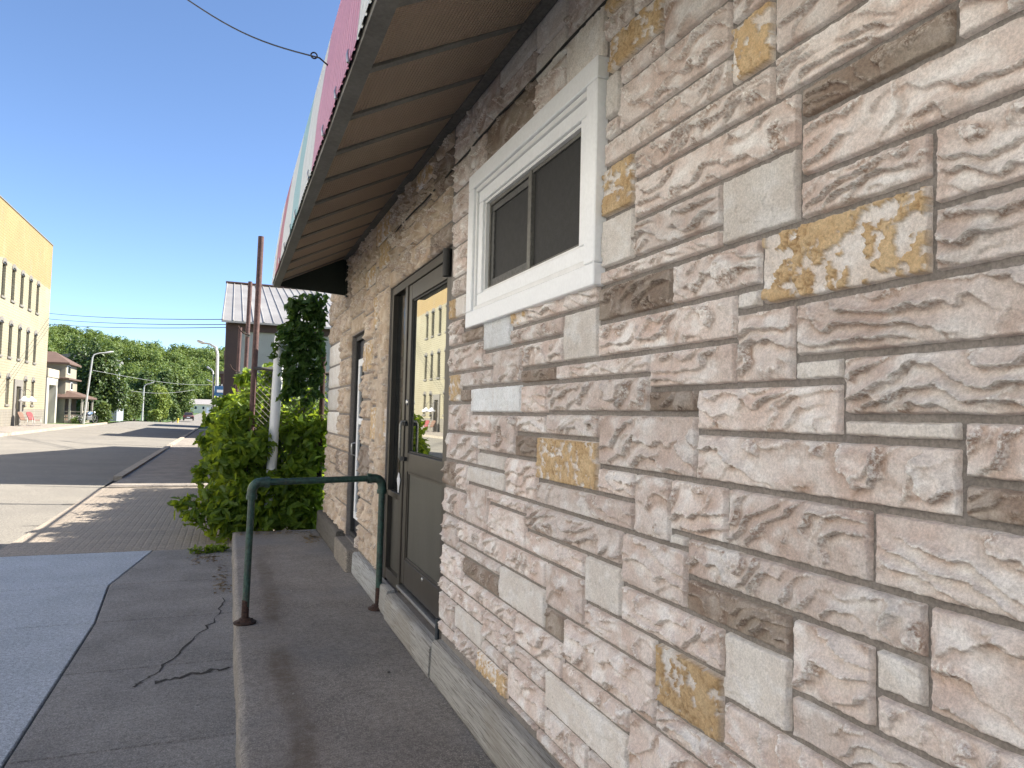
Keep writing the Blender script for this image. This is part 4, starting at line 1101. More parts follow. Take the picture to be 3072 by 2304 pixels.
for s, ya in ((0, SY0-.25), (1, SY1+.25)):
    ze = SE-.25*(SR-SE)/(SYM-SY0); mb = MB()
    mb.add([sl(SX0-.12, ya, ze), sl(SX1, ya, ze), sl(SX1, SYM, SR), sl(SX0-.12, SYM, SR), sl(SX0-.12, ya, ze+.04), sl(SX1, ya, ze+.04), sl(SX1, SYM, SR+.04), sl(SX0-.12, SYM, SR+.04)], [(0, 1, 2, 3), (4, 5, 6, 7), (0, 1, 5, 4), (1, 2, 6, 5), (2, 3, 7, 6), (3, 0, 4, 7)])
    rf = mb.build('roof_sheet', ROOF, shed)
    if s == 0:
        x = SX0-.1
        while x < 9:
            mb = MB(); mb.tube([sl(x, ya+.005, ze+.05), sl(x, SYM, SR+.05)], .016, 5); mb.build('roof_rib', ROOF, rf); x += .21
mb = MB(); mb.box(SX0-.14, SX1, SYM-SY0-.12, SYM-SY0+.12, SR+.045, SR+.085); mb.build('ridge_cap', RUSTPOLE, shed)

def simple_block(name, x0, x1, y0, y1, h, mat, label, wins=(), parap=.0):
    t = empty(name, (x0, y0, 0), 0, label, 'building')
    mb = MB(); mb.box(0, x1-x0, 0, y1-y0, -.3, h); mb.build('wall', mat, t)
    mb = MB(); mb.box(-.12, x1-x0+.1, -.12, y1-y0+.12, h+.002, h+.22); mb.build('roof', M(name+'_roof', (.10, .08, .07), None, .8), t)
    for (a, b, c, d) in wins:
        mb = MB(); mb.box(-.05, -.004, a, b, c, d, .01); f = mb.build('window', WHITE2, t); mb = MB(); mb.box(-.062, -.052, a+.07, b-.07, c+.07, d-.07); mb.build('pane', PANE, f)
    return t
BRK = M('brown_brick', (.12, .065, .05), (.09, .05, .04), .85, 3, fine=.2)
simple_block('corner_store', -1.40, 9, 41.5, 59.5, 4.55, BRK, 'dark brown brick block showing past the shed corner', [(2, 4, 1, 2.6), (6, 8, 1, 2.6), (10, 12, 1, 2.6)])
mb = MB(); mb.box(.02, 9, .1, 3.2, 4.80, 5.4); mb.build('raised_parapet', BRK, bpy.data.objects['corner_store'])
simple_block('far_store', -1.9, 8, 65, 72.5, 4.6, BRK, 'low brick block farther along the right hand side of the street', [(2, 4, 1, 2.6)])

# ------------------------------------------------------------------ yellow building across the street
FXX, FY0, FY1, FZ, FH = -13.2, 34.0, 58.6, .32, 12.9
def facade_mat():
    m, nt, b = base('peeling_paint'); p = pos(nt)
    s = nt.nodes.new('ShaderNodeSeparateXYZ'); lk(nt, p, s.inputs[0])
    z = mth(nt, 'ADD', s.outputs[2], mth(nt, 'MULTIPLY', mth(nt, 'SUBTRACT', noise(nt, p, 1.2, 6, .7), .5), .35))
    c = mixc(nt, rng_(nt, noise(nt, p, .5, 5, .6), .35, .65), (.315, .285, .195), (.28, .25, .165))
    c = mixc(nt, rng_(nt, z, 9.74, 9.80), c, mixc(nt, rng_(nt, noise(nt, p, .4, 5), .35, .65), (.315, .222, .098), (.285, .20, .088)))
    c = mixc(nt, rng_(nt, s.outputs[2], 1.29, 1.31, 1.0, 0.0), c, (.20, .185, .155))
    pe = mth(nt, 'MULTIPLY', rng_(nt, noise(nt, p, 3.2, 6, .7), .60, .64), rng_(nt, mth(nt, 'ABSOLUTE', mth(nt, 'SUBTRACT', s.outputs[2], 9.5)), .3, 1.0, 1.0, 0.0))
    c = mixc(nt, pe, c, (.42, .27, .17))
    st = rng_(nt, noise(nt, p, 2.0, 5, .6, (1, 1, .15)), .55, .8); c = mixc(nt, mth(nt, 'MULTIPLY', st, .3), c, (.42, .37, .25))
    cb = nt.nodes.new('ShaderNodeCombineXYZ'); lk(nt, s.outputs[1], cb.inputs[0]); lk(nt, s.outputs[2], cb.inputs[1])
    bk = nt.nodes.new('ShaderNodeTexBrick'); bk.inputs['Scale'].default_value = 1.0; bk.inputs['Brick Width'].default_value = .42; bk.inputs['Row Height'].default_value = .16; bk.inputs['Mortar Size'].default_value = .018; lk(nt, cb.outputs[0], bk.inputs[0])
    c = mixc(nt, mth(nt, 'MULTIPLY', bk.outputs['Fac'], .22), c, (.20, .17, .11))
    gr = rng_(nt, noise(nt, p, 1.4, 6, .7), .52, .70); c = mixc(nt, mth(nt, 'MULTIPLY', gr, .28), c, (.24, .20, .14))
    lk(nt, c, b.inputs['Base Color']); b.inputs['Roughness'].default_value = .85; bump(nt, b, mth(nt, 'SUBTRACT', noise(nt, p, 6, 4), bk.outputs['Fac']), .012); return m
FAC = facade_mat(); LINT = M('grey_lintel', (.20, .185, .16), (.165, .155, .135), .85, 5); DKWIN = M('boarded_window', (.045, .042, .04), (.03, .03, .03), .5, 3)
yb = empty('yellow_building', (FXX, FY0, 0), 0, 'three storey cream brick building with a yellow painted top across the street', 'building')
cols = [55.1-1.905*i for i in range(11)]
rows = [(7.68, 9.50), (4.38, 6.20), (1.60, 3.10)]
holes = []
for r_i, (z0, z1) in enumerate(rows):
    for c_i, yc in enumerate(cols):
        if r_i == 2 and c_i == 2: continue
        holes.append((yc-.34, yc+.34, z0, z1, r_i))
DOORH = (51.0, 52.0, FZ, 2.70)
hs = [(a-FY0, b-FY0, c, d) for a, b, c, d, _ in holes]+[(DOORH[0]-FY0, DOORH[1]-FY0, DOORH[2], DOORH[3])]
def facade_wall(hl):
    ysb = sorted({0.0, FY1-FY0, *[h[0] for h in hl], *[h[1] for h in hl]}); zsb = sorted({-.2, FH, *[h[2] for h in hl], *[h[3] for h in hl]})
    mb = MB()
    for a, b in zip(ysb, ysb[1:]):
        for c, d in zip(zsb, zsb[1:]):
            ym, zm = (a+b)/2, (c+d)/2
            if not any(h[0] < ym < h[1] and h[2] < zm < h[3] for h in hl): mb.quad((0, a, c), (0, b, c), (0, b, d), (0, a, d))
    for h in hl:
        mb.quad((0, h[0], h[2]), (0, h[0], h[3]), (-.2, h[0], h[3]), (-.2, h[0], h[2])); mb.quad((0, h[1], h[2]), (-.2, h[1], h[2]), (-.2, h[1], h[3]), (0, h[1], h[3]))
        mb.quad((0, h[0], h[3]), (0, h[1], h[3]), (-.2, h[1], h[3]), (-.2, h[0], h[3])); mb.quad((0, h[0], h[2]), (-.2, h[0], h[2]), (-.2, h[1], h[2]), (0, h[1], h[2]))
    return mb.build('street_wall', FAC, yb, fix=False)
facade_wall(hs)
mb = MB(); L_ = FY1-FY0
mb.quad((0, L_, -.2), (-14, L_, -.2), (-14, L_, FH-.6), (0, L_, FH)); mb.quad((0, 0, -.2), (0, 0, FH), (-14, 0, FH-.6), (-14, 0, -.2)); mb.quad((0, 0, FH), (0, L_, FH), (-14, L_, FH-.6), (-14, 0, FH-.6)); mb.quad((-14, 0, -.2), (-14, 0, FH-.6), (-14, L_, FH-.6), (-14, L_, -.2)); mb.build('other_walls', FAC, yb, fix=False)
mb = MB(); mb.box(-.35, .04, 0, L_+.03, FH+.003, FH+.06); mb.build('coping', LINT, yb)
for a, b, c, d, r_i in holes:
    a -= FY0; b -= FY0
    wn_ = MB(); t = .05
    wn_.box(-.19, -.12, a, b, d-t, d); wn_.box(-.19, -.12, a, b, c, c+t); wn_.box(-.188, -.12, a, a+t, c+t, d-t); wn_.box(-.188, -.12, b-t, b, c+t, d-t); wn_.box(-.186, -.118, a+t, b-t, (c+d)/2-.025, (c+d)/2+.025)
    wo = wn_.build('window', LINT if r_i == 2 else DKWIN, yb)
    mb = MB(); mb.box(-.17, -.15, a+t, b-t, c+t, d-t); mb.build('pane', PANE, wo)
    mb = MB(); mb.box(-.1, .07, a-.07, b+.07, c-.13, c-.002, .01); mb.build('sill', LINT, wo)
    mb = MB(); m_ = (a+b)/2; hw = (b-a)/2; arc = [(m_+hw*math.cos(t_), d+.12*math.sin(t_)) for t_ in np.linspace(0, math.pi, 9)]; arc2 = [(m_+(hw+.10)*math.cos(t_), d-.02+.36*math.sin(t_)) for t_ in np.linspace(math.pi, 0, 9)]
    mb.prism(arc+arc2, 'x', .004, .045); mb.build('lintel', LINT, wo)
    mb = MB(); mb.prism([(m_+hw*math.cos(t_), d+.12*math.sin(t_)) for t_ in np.linspace(0, math.pi, 9)], 'x', .002, .012); mb.build('arch_head', DKWIN, wo)
mb = MB(); a, b = DOORH[0]-FY0, DOORH[1]-FY0
mb.box(-.02, .08, a-.42, a, FZ-.1, 3.12); mb.box(-.02, .08, b, b+.42, FZ-.1, 3.12); mb.box(-.02, .081, a+.001, b-.001, 2.70, 3.12); ds = mb.build('door_surround', LINT, yb)
mb = MB(); mb.box(-.19, -.12, a, b, FZ-.1, 2.7); mb.build('door', M('dark_doorway', (.02, .016, .014), None, .6), yb)
mb = MB(); mb.box(-.117, -.09, a+.05, a+.30, 1.2, 2.5); mb.build('door_glass', M('amber_glass', (.25, .17, .07), None, .3), yb)
for lab, yv in (('left of the two white dish lamps beside the dark doorway', 51.15), ('right of the two white dish lamps beside the dark doorway', 52.85)):
    t = empty('wall_lamp', (FXX+.08, yv, 1.95), 0, lab, 'wall lamp', 'dish lamps at the doorway')
    mb = MB(); mb.tube([(-.07, 0, .55), (.18, 0, .62), (.36, 0, .45), (.38, 0, .16)], .022, 6); mb.build('arm', LINT, t)
    mb = MB(); mb.lathe([(0, .16), (.06, .15), (.10, .08), (.27, -.06), (.29, -.13), (.22, -.17), (0, -.2)], 16, (.38, 0, 0)); mb.build('shade', WHITE, t)
def chair(loc, rz, c, lab):
    t = empty('lawn_chair', loc, rz, lab, 'chair', 'lawn chairs by the doorway'); t.scale = (.88, .88, .88); m_ = M('chair_'+lab[:4].strip(), c, None, .5, fine=.05); mt = M('chair_tube_'+lab[:4].strip(), (.45, .42, .40), None, .4, metal=.5)
    mb = MB(); mb.box(-.24, .24, -.24, .22, .38, .41, .01); mb.build('seat', m_, t)
    mb = MB(); mb.add([(-.24, .20, .42), (.24, .20, .42), (.26, .42, .88), (.14, .46, .96), (-.14, .46, .96), (-.26, .42, .88), (-.24, .23, .41), (.24, .23, .41), (.26, .45, .87), (.14, .49, .95), (-.14, .49, .95), (-.26, .45, .87)], [(0, 1, 2, 3, 4, 5), (11, 10, 9, 8, 7, 6)]+[(i, 6+i, 6+(i+1) % 6, (i+1) % 6) for i in range(6)]); mb.build('backrest', m_, t)
    for s in (-1, 1):
        mb = MB(); mb.tube([(s*.27, .25, .60), (s*.28, -.25, .60), (s*.28, -.28, .02)], .016, 6); mb.build('leg', mt, t)
        mb = MB(); mb.tube([(s*.26, .20, .40), (s*.27, .32, .02), (s*.27, -.26, .02)], .016, 6); mb.build('leg', mt, t)
    return t
chair((FXX+.75, 50.55, .32), math.radians(70), (.18, .10, .06), 'orange lawn chair left of the red one by the doorway')
chair((FXX+1.0, 51.35, .32), math.radians(62), (.22, .02, .02), 'red lawn chair standing in front of the dark doorway')

# added block, out of view: its pale wall bounces sunlight onto the shaded stone
bnc = empty('bounce_block', (-13.2, -26, 0), 0, 'unseen pale block added across the street to bounce sunlight onto the stone wall', 'building')
mb = MB(); mb.box(-12, 0, 0, 59.9, -.2, 11.2); mb.build('wall', M('bounce_cream', (.56, .54, .50), (.50, .48, .44), .85, .6, fine=.1), bnc)
mb = MB(); mb.box(-.4, .06, 0, 59.9, 11.203, 11.4); mb.build('coping', LINT, bnc)
for j in range(3):
    for i in range(9):
        a = 4+i*6.2; c = (1.5, 4.6, 7.8)[j]; mb = MB(); mb.box(.003, .06, a, a+1.1, c, c+1.9, .02); f = mb.build('window', LINT, bnc); mb = MB(); mb.box(.061, .075, a+.1, a+1.0, c+.1, c+1.8); mb.build('pane', PANE, f)

# garage, house with porch
gg_ = empty('garage', (FXX+.05, 58.75, .3), 0, 'small white garage with a recessed door beside the cream building', 'garage')
WPAINT = M('white_paint', (.42, .40, .34), (.37, .35, .30), .7, 1.5, fine=.08)
mb = MB(); mb.box(-5, -.9, 0, 3.4, -.4, 3.8); mb.box(-.9, 0, 0, .68, -.4, 3.8); mb.box(-.9, 0, 2.85, 3.4, -.4, 3.8); mb.box(-.9, 0, .681, 2.849, 2.78, 3.8); mb.build('wall', WPAINT, gg_)
mb = MB(); mb.box(-.2, .06, -.02, 3.44, 3.3, 3.92, .02); mb.build('parapet', M('parapet_block', (.45, .40, .30), None, .85), gg_)
mb = MB(); mb.box(-.6, -.54, .68, 1.75, -.3, 2.78); dpn = mb.build('door', WHITE2, gg_)
for yv in (1.1, 1.45):
    mb = MB(); mb.box(-.54, -.50, yv, yv+.12, 1.0, 1.1); mb.build('knob', BLACK, dpn)
mb = MB(); mb.box(-.62, -.56, 1.76, 2.85, -.3, 2.78); mb.build('side_panel', M('grey_panel', (.38, .37, .33), None, .8), gg_)
mb = MB(); mb.tube([(-3.0, 2.2, 3.8), (-3.0, 2.2, 6.6)], .13, 10); mb.build('flue', M('rust_flue', (.30, .12, .06), None, .8), gg_)
hs_ = empty('porch_house', (-12.75, 62.7, .25), 0, 'two storey house with brown hipped roofs and a front porch beside the big maple', 'house')
SIDE = M('olive_siding', (.30, .27, .20), (.25, .225, .17), .75, 1, fine=.1); BROOF = M('brown_shingle', (.125, .08, .06), (.10, .062, .048), .85, 2, fine=.2)
mb = MB(); mb.box(-6, 0, 0, 4.4, -.4, 3.5); mb.box(-5.8, -.05, .1, 4.2, 3.5, 4.5); mb.build('wall', SIDE, hs_)
def hip(x0, x1, y0, y1, z0, z1, ov, par, name='roof'):
    x0 -= ov; x1 += ov; y0 -= ov; y1 += ov; ym = (y0+y1)/2; d = (y1-y0)/2*.62; mb = MB()
    mb.add([(x0, y0, z0), (x1, y0, z0), (x1, y1, z0), (x0, y1, z0), (x0+d, ym, z1), (x1-d, ym, z1), (x0, y0, z0-.12), (x1, y0, z0-.12), (x1, y1, z0-.12), (x0, y1, z0-.12)], [(0, 1, 5, 4), (1, 2, 5), (2, 3, 4, 5), (3, 0, 4), (0, 6, 7, 1), (1, 7, 8, 2), (2, 8, 9, 3), (3, 9, 6, 0), (6, 9, 8, 7)])
    return mb.build(name, BROOF, par)
hip(-5.8, -.05, .1, 4.2, 4.62, 5.55, .28, hs_); hip(-6.1, .02, -.05, 4.4, 3.45, 3.72, .24, hs_, 'skirt_roof')
mb = MB(); mb.box(-.049, .0, .5, 1.6, 3.75, 4.45, .01); f = mb.build('window', WHITE2, hs_); mb = MB(); mb.box(.001, .01, .58, 1.52, 3.82, 4.38); mb.build('pane', PANE, f)
mb = MB(); mb.box(.002, .05, 1.6, 2.4, 2.55, 3.2, .01); f = mb.build('window', WHITE2, hs_); mb = MB(); mb.box(.052, .06, 1.68, 2.32, 2.62, 3.12); mb.build('pane', PANE, f)
mb = MB(); mb.box(.003, .05, .3, 4.2, .1, 1.95); mb.build('porch_shade_wall', M('dark_brown_wall', (.10, .07, .05), None, .8), hs_)
mb = MB(); mb.box(.052, 1.25, -.1, 4.4, -.3, .22); mb.build('porch_floor', FARC, hs_)
mb = MB(); mb.add([(-.6, -.35, 2.0), (1.45, -.35, 2.0), (1.45, 4.6, 2.0), (-.6, 4.6, 2.0), (-.3, .6, 2.6), (-.3, 4.0, 2.6), (-.6, -.35, 1.88), (1.45, -.35, 1.88), (1.45, 4.6, 1.88), (-.6, 4.6, 1.88)], [(0, 1, 4), (1, 2, 5, 4), (2, 3, 5), (0, 6, 7, 1), (1, 7, 8, 2), (2, 8, 9, 3), (6, 9, 8, 7)]); mb.build('porch_roof', BROOF, hs_)
for x, yv in ((1.15, 0), (1.15, 2.2), (1.15, 4.3), (.35, 0)):
    mb = MB(); mb.box(x-.07, x+.07, yv-.07, yv+.07, .22, 1.885, .01); mb.build('post', WPAINT, hs_)
RAILW = M('rail_wood', (.30, .26, .21), None, .8)
for z in (.40, .62, .86):
    mb = MB(); mb.box(1.12, 1.18, 0.1, 4.2, z, z+.08); mb.build('rail', RAILW, hs_)
    mb = MB(); mb.box(-.4, 1.05, -.03, .03, z, z+.08); mb.build('rail', RAILW, hs_)

def motorbike(loc, rz, lab):
    t = empty('motorcycle', loc, rz, lab, 'motorcycle'); bk = M('bike_black', (.02, .02, .022), None, .35, fine=.05); bl_ = M('bike_blue', (.10, .16, .26), None, .3, fine=.05)
    for x in (-.68, .68):
        mb = MB(); mb.tube([(x+.30*math.cos(a), 0, .32+.30*math.sin(a)) for a in np.linspace(0, 2*math.pi, 17)], .055, 6, cap=False); wh = mb.build('wheel', BLACK, t)
        mb = MB()
        for k in range(6): mb.tube([(x, 0, .32), (x+.28*math.cos(k*1.047), 0, .32+.28*math.sin(k*1.047))], .01, 4)
        mb.build('rim', ALU, wh)
    mb = MB(); mb.tube([(-.1, 0, .70), (.1, 0, .78), (.35, 0, .80)], [.10, .16, .10], 10); mb.build('tank', bl_, t)
    mb = MB(); mb.tube([(-.65, 0, .72), (-.4, 0, .66), (-.1, 0, .70)], [.07, .12, .10], 8); mb.build('seat', bk, t)
    mb = MB(); mb.box(-.28, .25, -.16, .16, .25, .58, .04); mb.build('engine', ALU, t)
    for s in (-.09, .09):
        mb = MB(); mb.tube([(.68, s, .32), (.45, s, .95)], .025, 6); mb.build('fork', ALU, t)
    mb = MB(); mb.tube([(.30, -.35, 1.02), (.45, 0, .98), (.30, .35, 1.02)], .018, 6); mb.build('handlebar', bk, t)
    mb = MB(); mb.lathe([(0, .08), (.09, .05), (.10, 0), (.04, -.08)], 10); o = mb.build('headlight', ALU, t); o.location = (.58, 0, .85); o.rotation_euler = (0, math.pi/2, 0)
    mb = MB(); mb.tube([(-.9, .18, .30), (-.1, .18, .30), (.2, .16, .4)], .04, 6); mb.build('exhaust', ALU, t)
    return t
motorbike((-11.05, 62.2, zg(-11, 62)+.06), math.radians(62), 'dark motorcycle parked on the grass beside the leaning lamp pole')

# blue-grey workshop and small far houses
simple = empty('blue_workshop', (-10.75, 74.5, .2), 0, 'narrow pale blue workshop behind the maple', 'building')
BLUEP = M('pale_blue_paint', (.27, .30, .34), (.24, .265, .30), .7, 1, fine=.08)
mb = MB(); mb.box(-2.9, 0, 0, 4.5, -.4, 3.3); mb.build('wall', BLUEP, simple)
mb = MB(); mb.box(-3.0, .12, -.12, 4.6, 3.303, 3.42); mb.build('roof', TRIM, simple)
mb = MB(); mb.box(.003, .05, 1, 2.2, -.3, 2.2, .01); mb.build('door', WHITE2, simple)
mb = MB(); mb.box(-2.2, -1.1, -.06, -.003, -.3, 2.2, .01); mb.build('garage_door', WHITE2, simple)
wt = empty('white_house', (-12.6, 84, .3), 0, 'narrow white house with a curved roof edge behind the blue workshop', 'house')
mb = MB(); mb.box(-5, 0, 0, 5, -.4, 6.0); mb.build('wall', WPAINT, wt)
mb = MB(); mb.prism([(-5.3, 6.0), (.4, 6.0), (.3, 6.3), (-2.4, 7.0), (-5.2, 6.3)], 'y', -.3, 5.3); mb.build('roof', TRIM, wt)
mb = MB(); mb.box(.003, .05, 2, 3, 3.4, 4.8, .01); f = mb.build('window', WHITE2, wt); mb = MB(); mb.box(.052, .06, 2.1, 2.9, 3.5, 4.7); mb.build('pane', PANE, f)
p = at(440, 890, 285); fh = empty('far_house', (p.x, 285, p.z-.3), 0, 'pale gabled house closing the far end of the road', 'house')
mb = MB(); mb.box(-4.5, 5.5, 0, 8, -.5, 3.2); mb.build('wall', M('cream_far_wall', (.80, .74, .56), None, .8), fh)
mb = MB(); mb.prism([(-.5, 3.1), (4, 5.0), (8.5, 3.1)], 'x', -5, 6); mb.build('roof', M('grey_shingle', (.30, .28, .27), None, .85), fh)
for a in (-3.2, -.6, 2.4):
    mb = MB(); mb.box(a, a+.9, -.06, -.003, 1.2, 2.4, .01); f = mb.build('window', WHITE2, fh); mb = MB(); mb.box(a+.1, a+.8, -.075, -.062, 1.3, 2.3); mb.build('pane', PANE, f)
mb = MB(); mb.box(.9, 1.8, -.06, -.003, -.1, 2.0, .01); mb.build('door', WHITE2, fh)

# street lamps, utility pole, wires
STEEL = M('lamp_steel', (.48, .48, .46), (.42, .42, .40), .45, 3, metal=.4, fine=.06)
def lamp(base_, top, arm, lab, r=.10):
    arm = Vector(arm); t = empty('street_lamp', base_, 0, lab, 'street lamp', 'curved street lamps'); b_ = Vector(base_); tp = Vector(top)-b_; am = Vector(arm)-b_
    mb = MB(); mid = tp.lerp(am, .12)+Vector((0, 0, (am.z-tp.z)*.42))
    mb.tube([(0, 0, -.3), tp*.5, tp, mid, mid.lerp(am, .5)+Vector((0, 0, (am.z-tp.z)*.12)), am], [r, r*.85, r*.7, r*.6, r*.5, r*.45], 8); mb.build('pole', STEEL, t)
    d = (am-mid).normalized(); mb = MB(); mb.tube([am-d*.1, am+d*.12, am+d*.42, am+d*.55], [.04, .075, .07, .03], 8); mb.build('lamp_head', STEEL, t); return t
lamp((-11.2, 61.1, .3), at(200, 772, 61.5), at(228, 762, 61.8), 'leaning grey lamp pole in front of the maple tree', .085)
q = at(307, 903, 92); lamp((q.x, 92, q.z), at(311, 838, 92), at(323, 829, 92), 'slim street lamp between the trees on the left', .11)
q = at(468, 905, 33); lamp((q.x, 33, 0.06), at(470, 765, 33), at(440, 741, 34), 'nearest curved street lamp beyond the shed corner', .085)
q = at(461, 900, 55); lamp((q.x, 55, 0.06), at(461, 812, 55), at(452, 796, 56), 'second curved street lamp down the right side', .085)
q = at(462, 900, 80); lamp((q.x, 80, 0.0), at(462, 835, 80), at(452, 823, 81), 'farthest small curved street lamp on the right side', .085)
q = at(473, 845, 33); sg = empty('street_sign', (q.x+.1, 32.8, 0), 0, 'small blue sign on a thin post beyond the bush', 'sign')
mb = MB(); mb.tube([(0, .05, 0), (0, .05, q.z+.3)], .03, 6); mb.build('post', STEEL, sg)
mb = MB(); mb.box(-.28, .28, 0, .02, q.z-.22, q.z+.22, .005); mb.build('plate', M('sign_blue', (.05, .16, .34), None, .5), sg)
mb = MB(); mb.box(-.18, .18, -.004, -.001, q.z-.06, q.z+.06); mb.build('plate_band', WHITE2, sg)
q = at(252, 905, 76); up = empty('utility_pole', (q.x, 76, .2), 0, 'thin pale utility pole with a meter box beside the blue workshop', 'pole')
mb = MB(); mb.tube([(0, 0, -.3), (.02, 0, 5.6)], [.11, .08], 8); mb.build('shaft', STEEL, up)
mb = MB(); mb.box(.1, .45, -.2, .1, 1.8, 2.6, .02); mb.build('meter_box', STEEL, up)
for i, (a, b, lab) in enumerate([((107, 677, 60), (497, 690, 30), 'uppermost of the three power lines above the hill'), ((107, 689, 60), (497, 701, 30), 'middle one of the three power lines above the hill'), ((107, 700, 60), (497, 707, 30), 'lowest of the three power lines above the hill')]):
    A = at(*a); Bp = at(*b); d = Bp-A; mb = MB(); pts = []
    for t in np.linspace(-.15, 1.1, 15): pp = A+d*t; pp.z -= .25*(1-(2*t-1)**2)*.5; pts.append(pp)
    mb.tube(pts, .016, 5); tag(mb.build('power_line', CABLE), lab, 'power line', 'power lines')
for i, (a, b, lab) in enumerate([((200, 800, 62), (480, 830, 120), 'thin wire running from the leaning lamp pole across the wooded hill'), ((235, 836, 76), (420, 842, 95), 'thin service wire between the workshop pole and the trees')]):
    A = at(*a); Bp = at(*b); mb = MB(); mb.tube([A.lerp(Bp, t)-Vector((0, 0, .5*math.sin(math.pi*t))) for t in np.linspace(0, 1, 9)], .014, 4); tag(mb.build('service_wire', STEEL), lab, 'wire')
# fire hydrant
q = at(430, 903, 122); hy = empty('fire_hydrant', (-8.2, 118, zg(-8.2, 118)), 0, 'tiny yellow fire hydrant far down the left verge', 'hydrant')
mb = MB(); mb.lathe([(0, .75), (.09, .72), (.13, .62), (.11, .55), (.11, .1), (.16, .08), (.16, 0)], 10); mb.build('barrel', M('hydrant_yellow', (.6, .45, .03), None, .5), hy)
mb = MB(); mb.tube([(-.2, 0, .45), (.2, 0, .45)], .06, 8); mb.build('outlet', M('hydrant_yellow2', (.6, .45, .03), None, .5), hy)

# parked / moving car far down the road
def car(loc, rz, lab):
    t = empty('car', loc, rz, lab, 'car'); paint = M('car_paint', (.10, .055, .05), (.09, .05, .045), .3, 2, metal=.3, fine=.02)
    sec = [(-2.2, .35, .62, .80), (-2.25, .45, .85, .86), (-1.75, .30, .98, .88), (1.3, .28, .92, .88), (2.05, .32, .80, .84), (2.25, .42, .65, .74)]
    vs = []
    for y, zb, zt_, hw in sec: vs += [(-hw, y, zb), (-hw*1.02, y, (zb+zt_)/2), (-hw*.9, y, zt_), (hw*.9, y, zt_), (hw*1.02, y, (zb+zt_)/2), (hw, y, zb)]
    mb = MB(); mb.add(vs, [(i*6+k, i*6+(k+1) % 6, (i+1)*6+(k+1) % 6, (i+1)*6+k) for i in range(5) for k in range(6)]+[tuple(range(6)), tuple(range(35, 29, -1))], True); mb.build('body', paint, t)
    c = [(-1.85, .72, .95), (-1.2, .62, 1.42), (.2, .62, 1.45), (1.15, .74, .93)]; vs = []
    for y, hw, z in c: vs += [(-hw, y, z), (hw, y, z)]
    vs2 = [(-.80, -1.85, .92), (.80, -1.85, .92), (.80, 1.15, .90), (-.80, 1.15, .90)]
    mb = MB(); mb.add(vs+vs2, [(0, 1, 3, 2), (2, 3, 5, 4), (4, 5, 7, 6), (8, 0, 2, 4, 6, 11), (1, 9, 10, 7, 5, 3)]); mb.build('roof', paint, t)
    mb = MB(); mb.add([(-.64, -1.80, 1.0), (.64, -1.80, 1.0), (.56, -1.24, 1.40), (-.56, -1.24, 1.40)], [(0, 1, 2, 3)]); mb.add([(-.64, -1.83, 1.0), (.64, -1.83, 1.0), (.56, -1.27, 1.40), (-.56, -1.27, 1.40)], [(3, 2, 1, 0)]); mb.build('rear_window', glass('car_glass', (.02, .02, .025), 1.5), t)
    for s in (-1, 1):
        mb = MB(); mb.box(s*.62, s*.84, -2.27, -2.2, .70, .84, .01); mb.build('tail_light', M('tail_red', (.35, .02, .02), None, .3), t)
        for y in (-1.4, 1.4):
            mb = MB(); mb.tube([(s*.66, y, .31), (s*.86, y, .31)], .31, 14); wh = mb.build('wheel', BLACK, t); mb = MB(); mb.tube([(s*.84, y, .31), (s*.872, y, .31)], .18, 10); mb.build('rim', ALU, wh)
    mb = MB(); mb.box(-.26, .26, -2.285, -2.255, .5, .62, .003); mb.build('number_plate', WHITE2, t)
    mb = MB(); mb.box(-.86, .86, -2.31, -2.1, .36, .50, .03); mb.build('bumper', BLACK, t); return t
q = at(407, 908.5, 138); car((q.x, 138, q.z+.02), math.radians(2), 'dark red car driving away far down the road')

# ------------------------------------------------------------------ trees
def tpx(px, Y): return at(px, 900, Y).x
T_ = 'street trees'
tree('maple_tree', (tpx(212, 71), 71, .2), 7.3, 2.55, .22, LEAF_DARK, 9500, .26, 21, 'big dark maple standing behind the leaning lamp pole', T_, z0f=.10)
tree('maple_tree', (tpx(176, 79), 79, .2), 7.4, 2.4, .22, LEAF_DARK, 6000, .28, 22, 'maple partly hidden behind the big dark maple and the house', T_, z0f=.12)
tree('spruce_like_tree', (tpx(287, 88), 88, .2), 3.5, 1.05, .10, LEAF_MID, 2200, .2, 23, 'short bushy tree right of the white house', T_, z0f=.05)
tree('ash_tree', (tpx(315, 112), 112, -.3), 7.4, 2.6, .2, LEAF_DARK, 5000, .34, 24, 'tall dark tree behind the slim street lamp', T_, z0f=.05)
tree('ash_tree', (tpx(378, 150), 150, -.7), 10.2, 3.5, .22, LEAF_MID, 6000, .42, 25, 'rounded tall tree left of the far car', T_, z0f=.04)
tree('locust_tree', (tpx(345, 104), 104, -.2), 4.4, 1.5, .12, LEAF_LIGHT, 3000, .24, 26, 'bright yellow-green young tree between the dark trees', T_, z0f=.02)
tree('ash_tree', (tpx(350, 130), 130, -.6), 8.0, 2.6, .2, LEAF_DARK, 4200, .36, 27, 'dark tree behind the bright young tree', T_, z0f=.05)
tree('ash_tree', (tpx(290, 135), 135, -.6), 7.4, 2.6, .2, LEAF_MID, 4000, .38, 33, 'tree rising behind the short bushy tree', T_, z0f=.05)
tree('shrub_tree', (tpx(374, 122), 122, -.6), 2.6, 1.1, .08, LEAF_MID, 900, .32, 28, 'low rounded shrub at the foot of the rounded tall tree', T_, z0f=.0)
tree('shrub_tree', (tpx(222, 66), 66, .2), 1.7, .85, .05, LEAF_MID, 800, .2, 29, 'pale shrub below the maple beside the motorcycle', T_, z0f=.0)
tree('shrub_tree', (tpx(335, 98), 98, -.1), 1.5, 1.1, .05, LEAF_LIGHT, 700, .26, 30, 'low light green shrub right of the slim street lamp', T_, z0f=.0)
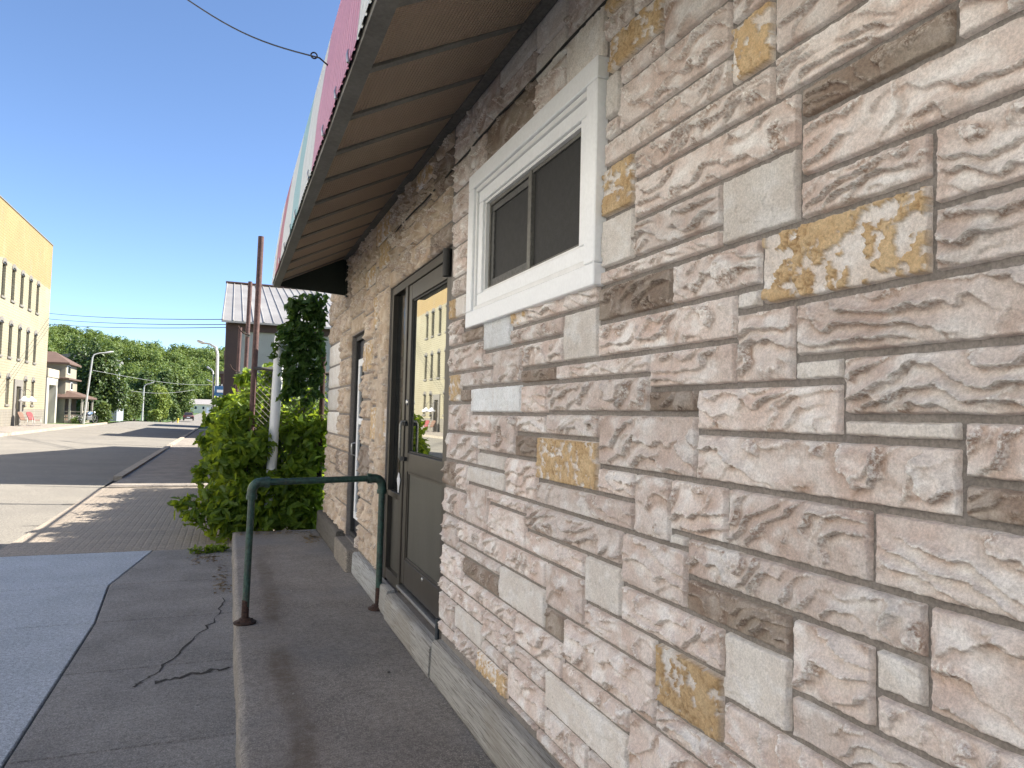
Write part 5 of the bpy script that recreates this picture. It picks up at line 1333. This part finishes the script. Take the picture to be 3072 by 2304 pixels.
tree('shrub_tree', (tpx(275, 84), 84, .1), 1.6, .8, .05, LEAF_MID, 600, .22, 34, 'low shrub beside the thin utility pole', T_, z0f=.0)
tree('ash_tree', (tpx(456, 300), 300, 0), 12.5, 5.6, .3, LEAF_LIGHT, 4000, .8, 31, 'pale tree behind the far street lamps on the right', T_, z0f=.05)
fl = empty('flower_bed', (-11.6, 63.0, .3), 0, 'white flowering plants in front of the porch railing', 'flowers')
foliage('leaves', [(-.2, 0, .2, .5, 1.8, .3)], 700, .14, LEAF_MID, fl, 3, .1, .6)
def blossom():
    g = np.random.default_rng(9); mb = MB()
    for i in range(70):
        x, y, z = g.uniform(-.6, .3), g.uniform(-1.7, 1.7), g.uniform(.3, .55); mb.add([(x-.05, y, z), (x, y-.05, z+.02), (x+.05, y, z), (x, y+.05, z+.03)], [(0, 1, 2, 3)])
    mb.build('blossom', WHITE, fl)
blossom()
# wooded hill
def hz(x, y): 
    f = smooth01(295, 425, y); return zg(x, y)+f*(23.6+.15*max(-x-15, 0)-(.02*max(x, 0)))+1.8*math.sin(x*.045+1)*f
hx = lin(-260, 160, 50); hy = lin(285, 500, 30)
np_mesh('hill', [(x, y, hz(x, y)-.5) for x in hx for y in hy], grid_quads(len(hx), len(hy))[:, ::-1], HILLG, None, True)['kind'] = 'structure'
g = np.random.default_rng(12); hb = []
def hill_blobs():
    out = []
    for i in range(760):
        y = 300+135*g.random()**.85; xl, xr_ = -.235*y-16, .02*y+14
        x = xl+(xr_-xl)*g.random(); h = g.uniform(7, 11.5); r = g.uniform(2.6, 4.6); z = hz(x, y)
        if y < 306 and abs(x+10) < 9: continue
        for k in range(6):
            a = g.random()*6.28; t = g.uniform(.3, .95); rr_ = r*(1-.55*abs(t-.55)); out.append((x+r*.55*math.cos(a), y+r*.55*math.sin(a), z+h*t, rr_*.62, rr_*.62, rr_*.5))
    return out
hb = hill_blobs()
wood_o = foliage('wood', hb, 260000, .80, LEAF_HILL, None, 14, .62, .35, jit=.32)
tag(wood_o, 'green broadleaf wood covering the hill beyond the town', 'woods', kind='stuff')
